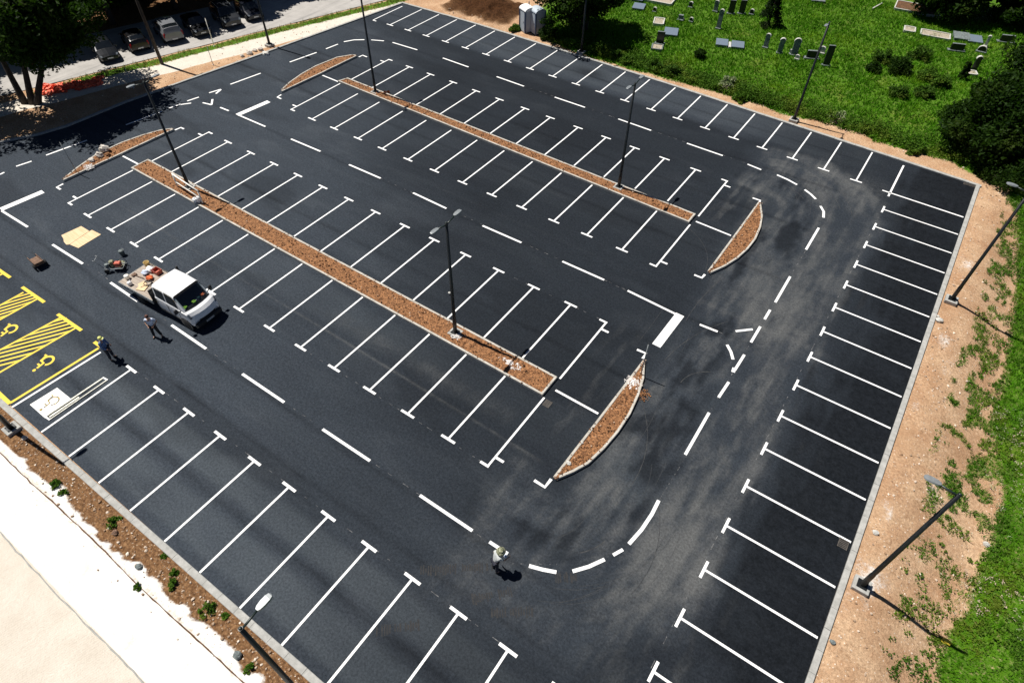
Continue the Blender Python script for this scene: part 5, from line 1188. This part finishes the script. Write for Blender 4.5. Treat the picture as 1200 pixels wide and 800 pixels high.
# ------------------------------------------------------------------ plants
def leaf_cloud(centres, radii, counts, size, rs, up=.25, squash=1.0):
    P = []; 
    for c, r, k in zip(centres, radii, counts):
        d = rs.normal(size=(k, 3)); d /= np.linalg.norm(d, axis=1, keepdims=True)
        P.append(np.asarray(c) + d * (r * rs.uniform(.25, 1.0, (k, 1)) ** .6) * np.array([1, 1, squash]))
    P = np.concatenate(P); n = len(P)
    N = rs.normal(size=(n, 3)); N[:, 2] += up * 3; N /= np.linalg.norm(N, axis=1, keepdims=True)
    A = np.cross(N, rs.normal(size=(n, 3))); A /= np.linalg.norm(A, axis=1, keepdims=True); B = np.cross(N, A)
    s = size * rs.uniform(.6, 1.4, (n, 1))
    V = np.stack([P - A * s, P - B * s * .55 + N * s * .12, P + A * s, P + B * s * .55 + N * s * .12], 1).reshape(-1, 3)
    return V, np.arange(4 * n).reshape(-1, 4)
def tree(base, H, cr, label, seed, mat='dark_leaf', crown_c=(0, 0), cz=.62, trunks=((0, 0),), n_cl=120, per=150, leaf=.17, tr=.24, squash=.8, cat='tree', group=None, low=0.0, name='broadleaf_tree', lobes=None):
    """tapered trunk(s) and limbs carrying a ragged crown of leaf clumps"""
    rs = np.random.RandomState(seed); root = empty(name, base, 0, label, cat, group)
    ccs = np.array([crown_c[0], crown_c[1], H * cz]); rad = np.array([cr, cr, H * (1 - cz)]); wood = MB()
    cl = []
    lobes = lobes or [(rs.uniform(-.55, .55), rs.uniform(-.55, .55), rs.uniform(-.5, .45), rs.uniform(.4, .65)) for _ in range(7)] + [(0, 0, 0, .7)]
    while len(cl) < n_cl:
        lx, ly, lz, lr = lobes[rs.randint(len(lobes))]
        d = rs.normal(size=3); d /= np.linalg.norm(d); q = np.array([lx, ly, lz]) + d * lr * rs.uniform(.55, 1.0) ** .7
        p_ = ccs + q * rad
        if p_[2] > low + .4: cl.append(p_)
    cl = np.array(cl); rr_ = cr * rs.uniform(.13, .26, n_cl)
    for tx, ty in trunks:
        top = ccs + np.array([tx * 1.5, ty * 1.5, -.1 * H]); b = np.array([tx * .25, ty * .25, -.2]); mid = (b + top) / 2 + rs.normal(size=3) * .15
        wood.tube([b, b * .7 + mid * .3 + [0, 0, .1], mid, top], [tr * 1.25, tr, tr * .7, tr * .3], 9)
        for k in rs.choice(n_cl, min(n_cl, 14), False):
            t = rs.uniform(.45, .95); s0 = mid * (1 - t) + top * t; e = cl[k]; m2 = (s0 + e) / 2 + np.array([0, 0, .25]) + rs.normal(size=3) * .15
            wood.tube([s0, m2, e], [tr * .28, tr * .17, .02], 5)
    wood.build('trunk', M['bark'], root)
    V, F = leaf_cloud(cl, rr_, [per] * n_cl, leaf, rs, .25, squash)
    V[:, 2] = np.maximum(V[:, 2], low + .02)
    link('crown', np_mesh('crown', V, F, M[mat]), root)
    return root
def shrub(px, r, h, label, seed, mat='mid_leaf', n_cl=24, per=90, leaf=.09, cat='shrub', name='shrub', group='shrubs along the meadow edge', at=None):
    p = UG(*px) if at is None else Vector(at); rs = np.random.RandomState(seed); root = empty(name, (p.x, p.y, gheight(p.x, p.y)), 0, label, cat, group)
    d = rs.normal(size=(n_cl, 3)); d /= np.linalg.norm(d, axis=1, keepdims=True); q = d * rs.uniform(.3, .85, (n_cl, 1)); q[:, 2] = np.abs(q[:, 2])
    cl = q * np.array([r, r, h]); w = MB()
    for k in range(0, n_cl, 3): w.tube([(0, 0, -.05), tuple(cl[k] * .5 + [0, 0, .05]), tuple(cl[k])], [.03, .02, .008], 5)
    w.build('stem', M['bark'], root); V, F = leaf_cloud(cl, r * rs.uniform(.2, .42, n_cl), [per] * n_cl, leaf, rs, .3, .8); V[:, 2] = np.maximum(V[:, 2], .01)
    link('foliage', np_mesh('foliage', V, F, M[mat]), root); return root
def grd(x, y): return (x, y, gheight(x, y))
tree((-36.6, 6.2, 0), 10.5, 5.6, 'leafy tree added past the edge of the picture to shade the paving and soil', 106, 'dark_leaf', (0, 0), .6, ((0, 0),), 170, 150, .18, .22, low=2)  # out-of-view tree, added so its shade falls on the paving corner
tree((-32.8, 12.4, 0), 12.0, 6.4, 'big leafy tree with three leaning trunks shading the asphalt corner', 101, 'dark_leaf', (1.5, 1.8), .65, ((-2.6, -1.0), (-.5, .2), (.9, 1.0)), 300, 190, .17, .26)
tree(grd(-2.7, 53.2), 9.5, 5.4, 'big dark tree beside the portable toilets', 102, 'dark_leaf', (-.2, -.2), .54, ((0, 0), (.5, .3)), 280, 180, .16, .24, low=.9)
tree(grd(35.0, 52.2), 6.2, 5.0, 'big dark leafy tree at the corner of the bare strip', 103, 'dark_leaf', (.2, .6), .46, ((0, 0), (.7, .2)), 260, 190, .15, .2, low=.05)
tree(grd(40.2, 50.4), 7.0, 5.0, 'dark leafy tree behind the big one at the corner of the bare strip', 104, 'dark_leaf', (.4, .4), .45, ((0, 0),), 220, 180, .15, .2, low=.05)
tree(grd(38.5, 58.5), 8.4, 5.8, 'tallest dark leafy tree of the three beside the bare strip', 105, 'dark_leaf', (0, 0), .46, ((0, 0),), 240, 180, .16, .2, low=.05)
for i, (x, y, H, cr, lab) in enumerate(((27.6, 81.2, 8, 4.8, 'tall dark tree at the top of the meadow by the thin bordered plot'), (34.8, 83.6, 8.5, 5.2, 'tall dark tree between its two neighbours above the cemetery corner'), (42.0, 84, 8.5, 5.4, 'tall dark tree at the outer end above the cemetery corner'), (24.0, 85.0, 8, 4.0, 'dark tree far behind the thin white edging'))):
    tree(grd(x, y), H, cr, lab, 110 + i, 'dark_leaf', (0, 0), .44, ((0, 0),), 260, 160, .2, .26, group='trees beyond the cemetery', low=.05)
for i, (x, y, H, cr, lab) in enumerate(((-44.4, 20.0, 11, 5.2, 'dark tree behind the black saloon under the leafy tree'), (-42.4, 26, 10.5, 5.2, 'dark tree behind the hatchback with the red lamp'), (-40.5, 32.0, 11, 5.2, 'dark tree behind the silver estate car'), (-38.6, 38, 10.5, 5.0, 'dark tree behind the grey car with the gleam'), (-36.7, 44, 10.5, 5.0, 'dark tree behind the end of the parked row'), (-47.5, 13.5, 11, 5.2, 'dark tree half hidden by the leafy tree'))):
    tree((x, y, .0), H, cr, lab, 120 + i, 'dark_leaf', (0, 0), .58, ((0, 0),), 300, 160, .2, .26, group='trees behind the parked cars', low=2.5)
for i, (x, y, lab) in enumerate(((-51.5, 24, 'low dark tree deep behind the hatchback'), (-49.5, 31, 'low dark tree deep behind the silver estate car'), (-47.5, 38, 'low dark tree deep behind the grey car'), (-45.5, 45, 'low dark tree deep behind the last parked car'), (-53.5, 17, 'low dark tree deep behind the black saloon'))):
    tree((x, y, .0), 7, 4.6, lab, 140 + i, 'dark_leaf', (0, 0), .46, ((0, 0),), 200, 150, .22, .22, group='trees behind the parked cars', low=.05)
# conifer
def conifer(base, H, r, label, seed):
    rs = np.random.RandomState(seed); root = empty('conifer', base, 0, label, 'tree'); MB().tube([(0, 0, -.1), (0, 0, H * .9)], [.12, .02], 8).build('trunk', M['bark'], root)
    cl = []; ra = []
    for k in range(90):
        z = H * rs.uniform(.03, .98) ; R0 = r * (1 - z / H) ** .75 * rs.uniform(.5, 1.0); t = rs.uniform(0, 6.283); cl.append((R0 * math.cos(t), R0 * math.sin(t), z)); ra.append(.16 + .22 * (1 - z / H))
    V, F = leaf_cloud(cl, ra, [110] * 90, .07, rs, .1, .8); link('crown', np_mesh('crown', V, F, M['conifer_leaf']), root)
conifer(grd(12.3, 65.6), 3.6, 1.35, 'small dense dark conifer alone in the cemetery meadow', 131)
# shrubs
SH = [((700, 63), .9, 1.2, 'bushy green shrub beside the lamp under the dark tree', 'mid_leaf'), ((722, 68), .8, 1.0, 'rounded green shrub second from the lamp by the toilets', 'mid_leaf'), ((735, 74), .7, .8, 'loose green shrub on the kerb bank below the black headstone', 'weed_leaf'),
      ((768, 82), .8, .9, 'tall weedy shrub in the middle of the kerb bank', 'mid_leaf'), ((788, 88), .9, 1.0, 'dark weedy shrub beside the pale flowered bush on the bank', 'mid_leaf'), ((819, 68), .7, .95, 'single dark green bush standing in open grass below the blue slabs', 'dark_leaf'),
      ((851, 104), .95, 1.3, 'pale flowering bush on the bank', 'pale_weed_leaf'), ((868, 118), .8, .8, 'low green shrub right of the pale flowering bush', 'weed_leaf'), ((981, 141), .8, .8, 'pale feathery bush beyond the lamp on the kerb bank', 'pale_weed_leaf'),
      ((1012, 152), .8, .6, 'low green shrub near the end of the kerb bank', 'weed_leaf'), ((1072, 178), .9, .8, 'low leafy shrub at the corner where the big tree begins', 'weed_leaf'), ((642, 45), 1.15, 2.7, 'tall leafy shrub in front of the half covered toilet', 'dark_leaf'), ((603, 36), .7, .6, 'weedy shrub beside the dug earth mound', 'weed_leaf'),
      ((1034, 72), 1.2, 1.3, 'dark green bush, westernmost of the meadow thicket', 'mid_leaf'), ((1052, 84), 1.4, 1.5, 'tallest dark bush in the middle of the meadow thicket', 'dark_leaf'), ((1078, 68), 1.2, 1.1, 'green bush behind the tallest one in the thicket', 'mid_leaf'), ((1022, 84), .8, .9, 'small dark bush at the near end of the thicket', 'dark_leaf'), ((1053, 112), 1.1, .9, 'dark green bush below the thicket', 'mid_leaf'), ((1085, 92), 1.1, 1.0, 'light green bush between thicket and the big tree', 'weed_leaf'), ((1083, 112), 1.0, .9, 'mid green bush touching the big tree', 'mid_leaf'), ((1100, 100), 1.0, 1.0, 'loose green bush below the slim black stele', 'weed_leaf'),
      ((1127, 92), .45, 2.0, 'narrow upright dark bush beside the slim black stele', 'dark_leaf'), ((1178, 218), 1.9, 2.6, 'dense dark shrub added to darken the soil edge under the big tree', 'dark_leaf'), ((1160, 205), 1.3, 1.6, 'smaller dark shrub added to darken the soil edge under the big tree', 'dark_leaf'), ((1110, 138), 1.1, .9, 'leafy bush spilling out below the big tree', 'mid_leaf')]  # both dark shrubs at the soil edge are added to deepen the shade there
for i, (px, r, h, lab, m) in enumerate(SH): shrub(px, r, h, lab, 200 + i, m, n_cl=30, per=110, leaf=.085)
for i, (px, r, h, lab) in enumerate((((133, 612), .42, .3, 'low green weed beside the brown rock on the soil strip'), ((66, 567), .3, .3, 'dark green weed on the chalk edge near the stencil'), ((76, 578), .28, .2, 'flat green weed just below the dark one'), ((204, 683), .3, .28, 'green weed on the soil strip halfway to the lamp'), ((206, 671), .22, .25, 'small weed against the kerb soil'), ((243, 714), .4, .4, 'bushy green weed before the reaching lamp'), ((161, 687), .22, .2, 'lone weed on the white chalk'), ((292, 783), .25, .25, 'weed beside the lamp shadow line'), ((264, 722), .2, .15, 'little weed near the kerb by the bushy one'), ((193, 651), .2, .15, 'tiny weed against the kerb'))):
    shrub(px, r, h, lab, 300 + i, 'weed_leaf', 9, 40, .05, 'weed', 'weed', 'weeds on the soil strip')
shrub((453, 107), .35, .55, 'small dark red bush in the long planter beside the lamp', 402, 'red_leaf', 10, 60, .05, 'bush', 'red_bush', None, at=(U(453, 109, .1).x, U(453, 109, .1).y, .1))

def blades(n, region, hmin, hmax, w, rs, thr=.5, key=0):
    x = rs.uniform(region[0], region[1], n); y = rs.uniform(region[2], region[3], n)
    z5 = zones(x, y); g = z5[0]; keep = (g + (fbm(x * 2, y * 2, 61 + key) - .5) * .8) > thr
    x, y, g = x[keep], y[keep], g[keep]; n = len(x)
    ii = np.clip(np.searchsorted(xs, x), 1, len(xs) - 1); jj = np.clip(np.searchsorted(ys, y), 1, len(ys) - 1); z = GZ[ii, jj]
    hh = rs.uniform(hmin, hmax, n) * (.45 + 1.1 * fbm(x * .5, y * .5, 71)); V = []; k = 3
    for b in range(k):
        t = rs.uniform(0, 6.283, n); ln = rs.uniform(.15, .75, n) * hh; ox = rs.normal(0, .05, n); oy = rs.normal(0, .05, n); cx, sx = np.cos(t), np.sin(t); w2 = w * rs.uniform(.6, 1.4, n)
        V.append(np.stack([np.stack([x + ox - sx * w2, y + oy + cx * w2, z - .03], -1), np.stack([x + ox + sx * w2, y + oy - cx * w2, z - .03], -1), np.stack([x + ox + cx * ln, y + oy + sx * ln, z + hh], -1)], 1))
    V = np.concatenate(V).reshape(-1, 3); return V, np.arange(len(V)).reshape(-1, 3)
rs = np.random.RandomState(77)
V, F = blades(70000, (-8, 48, 48.0, 80), .10, .30, .035, rs); tag(link('grass', np_mesh('grass', V, None, M['grass_blade'], tris=F)), 'bright green meadow grass around the headstones', 'grass', None, 'stuff')
V, F = blades(45000, (35.6, 48, -2, 50), .08, .26, .022, rs); tag(link('grass', np_mesh('grass', V, None, M['grass_blade'], tris=F)), 'deep green grass and weeds on the steep strip beside the kerb', 'grass', None, 'stuff')
V, F = blades(16000, (-37, -20, 12, 50), .10, .32, .03, rs); tag(link('grass', np_mesh('grass', V, None, M['dry_grass_blade'], tris=F)), 'yellowish grass verge between the street and the sandy path', 'grass', None, 'stuff')
# weeds tall on the kerb bank
n = 7600; x = rs.uniform(-4, 35, n); y = 48.55 + np.abs(rs.normal(0, 1.15, n)) + .3 * rs.rand(n); sel = rs.rand(n) < np.interp(x, [-4, 2, 14, 20, 35], [.9, .9, .8, .35, .3]); x, y = x[sel], y[sel]
hv = fbm(x * .6, y * .8, 93); cl = [(a, b, gheight(a, b) + .15 + max(0, h_v - .38) * 2.2 * rs.rand()) for a, b, h_v in zip(x, y, hv)]; V, F = leaf_cloud(cl, rs.uniform(.15, .34, len(cl)), [9] * len(cl), .075, rs, .3, .9)
tag(link('undergrowth', np_mesh('undergrowth', V, F, M['weed_leaf'])), 'tangle of tall weeds on the bank above the kerb', 'undergrowth', None, 'stuff')
n = 9000; x = rs.uniform(36.8, 46, n); y = rs.uniform(2, 46, n); g = zones(x, y)[0]; sel = (g > .38) & ((x < 39.6) | (fbm(x * .6, y * .6, 91) > .52)); x, y = x[sel], y[sel]
cl = [(a, b, gheight(a, b) + .1) for a, b in zip(x, y)]; V, F = leaf_cloud(cl, rs.uniform(.1, .22, len(cl)), [10] * len(cl), .05, rs, .4, .6)
tag(link('weeds', np_mesh('weeds', V, F, M['weed_leaf'])), 'low leafy weeds scattered on the steep strip', 'weeds', None, 'stuff')

n = 1300; x = rs.uniform(39.5, 47, n); y = rs.uniform(12, 26, n); sel = fbm(x * .5, y * .5, 95) > .47; x, y = x[sel], y[sel]
cl = [(a, b, gheight(a, b) + .2) for a, b in zip(x, y)]; V, F = leaf_cloud(cl, rs.uniform(.06, .16, len(cl)), [6] * len(cl), .03, rs, .6, .4)
tag(link('clover', np_mesh('clover', V, F, M['pale_weed_leaf'])), 'pale clover flowers in the deep green grass beside the bare strip', 'clover', None, 'stuff')

# ------------------------------------------------------------------ light, sky, camera
sd = Vector((4.05, .35, -7.9)).normalized()
sl = bpy.data.lights.new('sun', 'SUN'); sl.energy = 5.0; sl.angle = R(.5); sl.color = (1.0, .955, .89)
so = bpy.data.objects.new('sun', sl); C.objects.link(so); so.rotation_euler = sd.to_track_quat('-Z', 'Y').to_euler(); so.location = (0, 0, 60)
w = bpy.data.worlds.new('World'); bpy.context.scene.world = w; w.use_nodes = True; nt = w.node_tree
sk = nt.nodes.new('ShaderNodeTexSky'); sk.sky_type = 'NISHITA'; sk.sun_disc = False
sk.sun_elevation = math.asin(-sd.z); sk.sun_rotation = math.atan2(-sd.x, -sd.y); sk.altitude = 300; sk.air_density = .4; sk.dust_density = .15; sk.ozone_density = 1.0
nt.links.new(sk.outputs[0], nt.nodes['Background'].inputs['Color']); nt.nodes['Background'].inputs['Strength'].default_value = .05
cam = bpy.data.cameras.new('camera'); co = bpy.data.objects.new('camera', cam); C.objects.link(co)
cam.sensor_fit = 'HORIZONTAL'; cam.sensor_width = 36; cam.lens = FOC / 1200 * 36; cam.clip_end = 1000; cam.clip_start = .1
rt, dn, fw = (Vector(a) for a in AX)
m3 = Matrix((rt, -dn, -fw)).transposed(); co.matrix_world = Matrix.Translation(CAM) @ m3.to_4x4()
sc = bpy.context.scene; sc.camera = co
sc.view_settings.view_transform = 'Standard'; sc.view_settings.look = 'None'; sc.view_settings.exposure = 0.32; sc.view_settings.gamma = 1.0
sc.cycles.max_bounces = 6; sc.cycles.transparent_max_bounces = 8
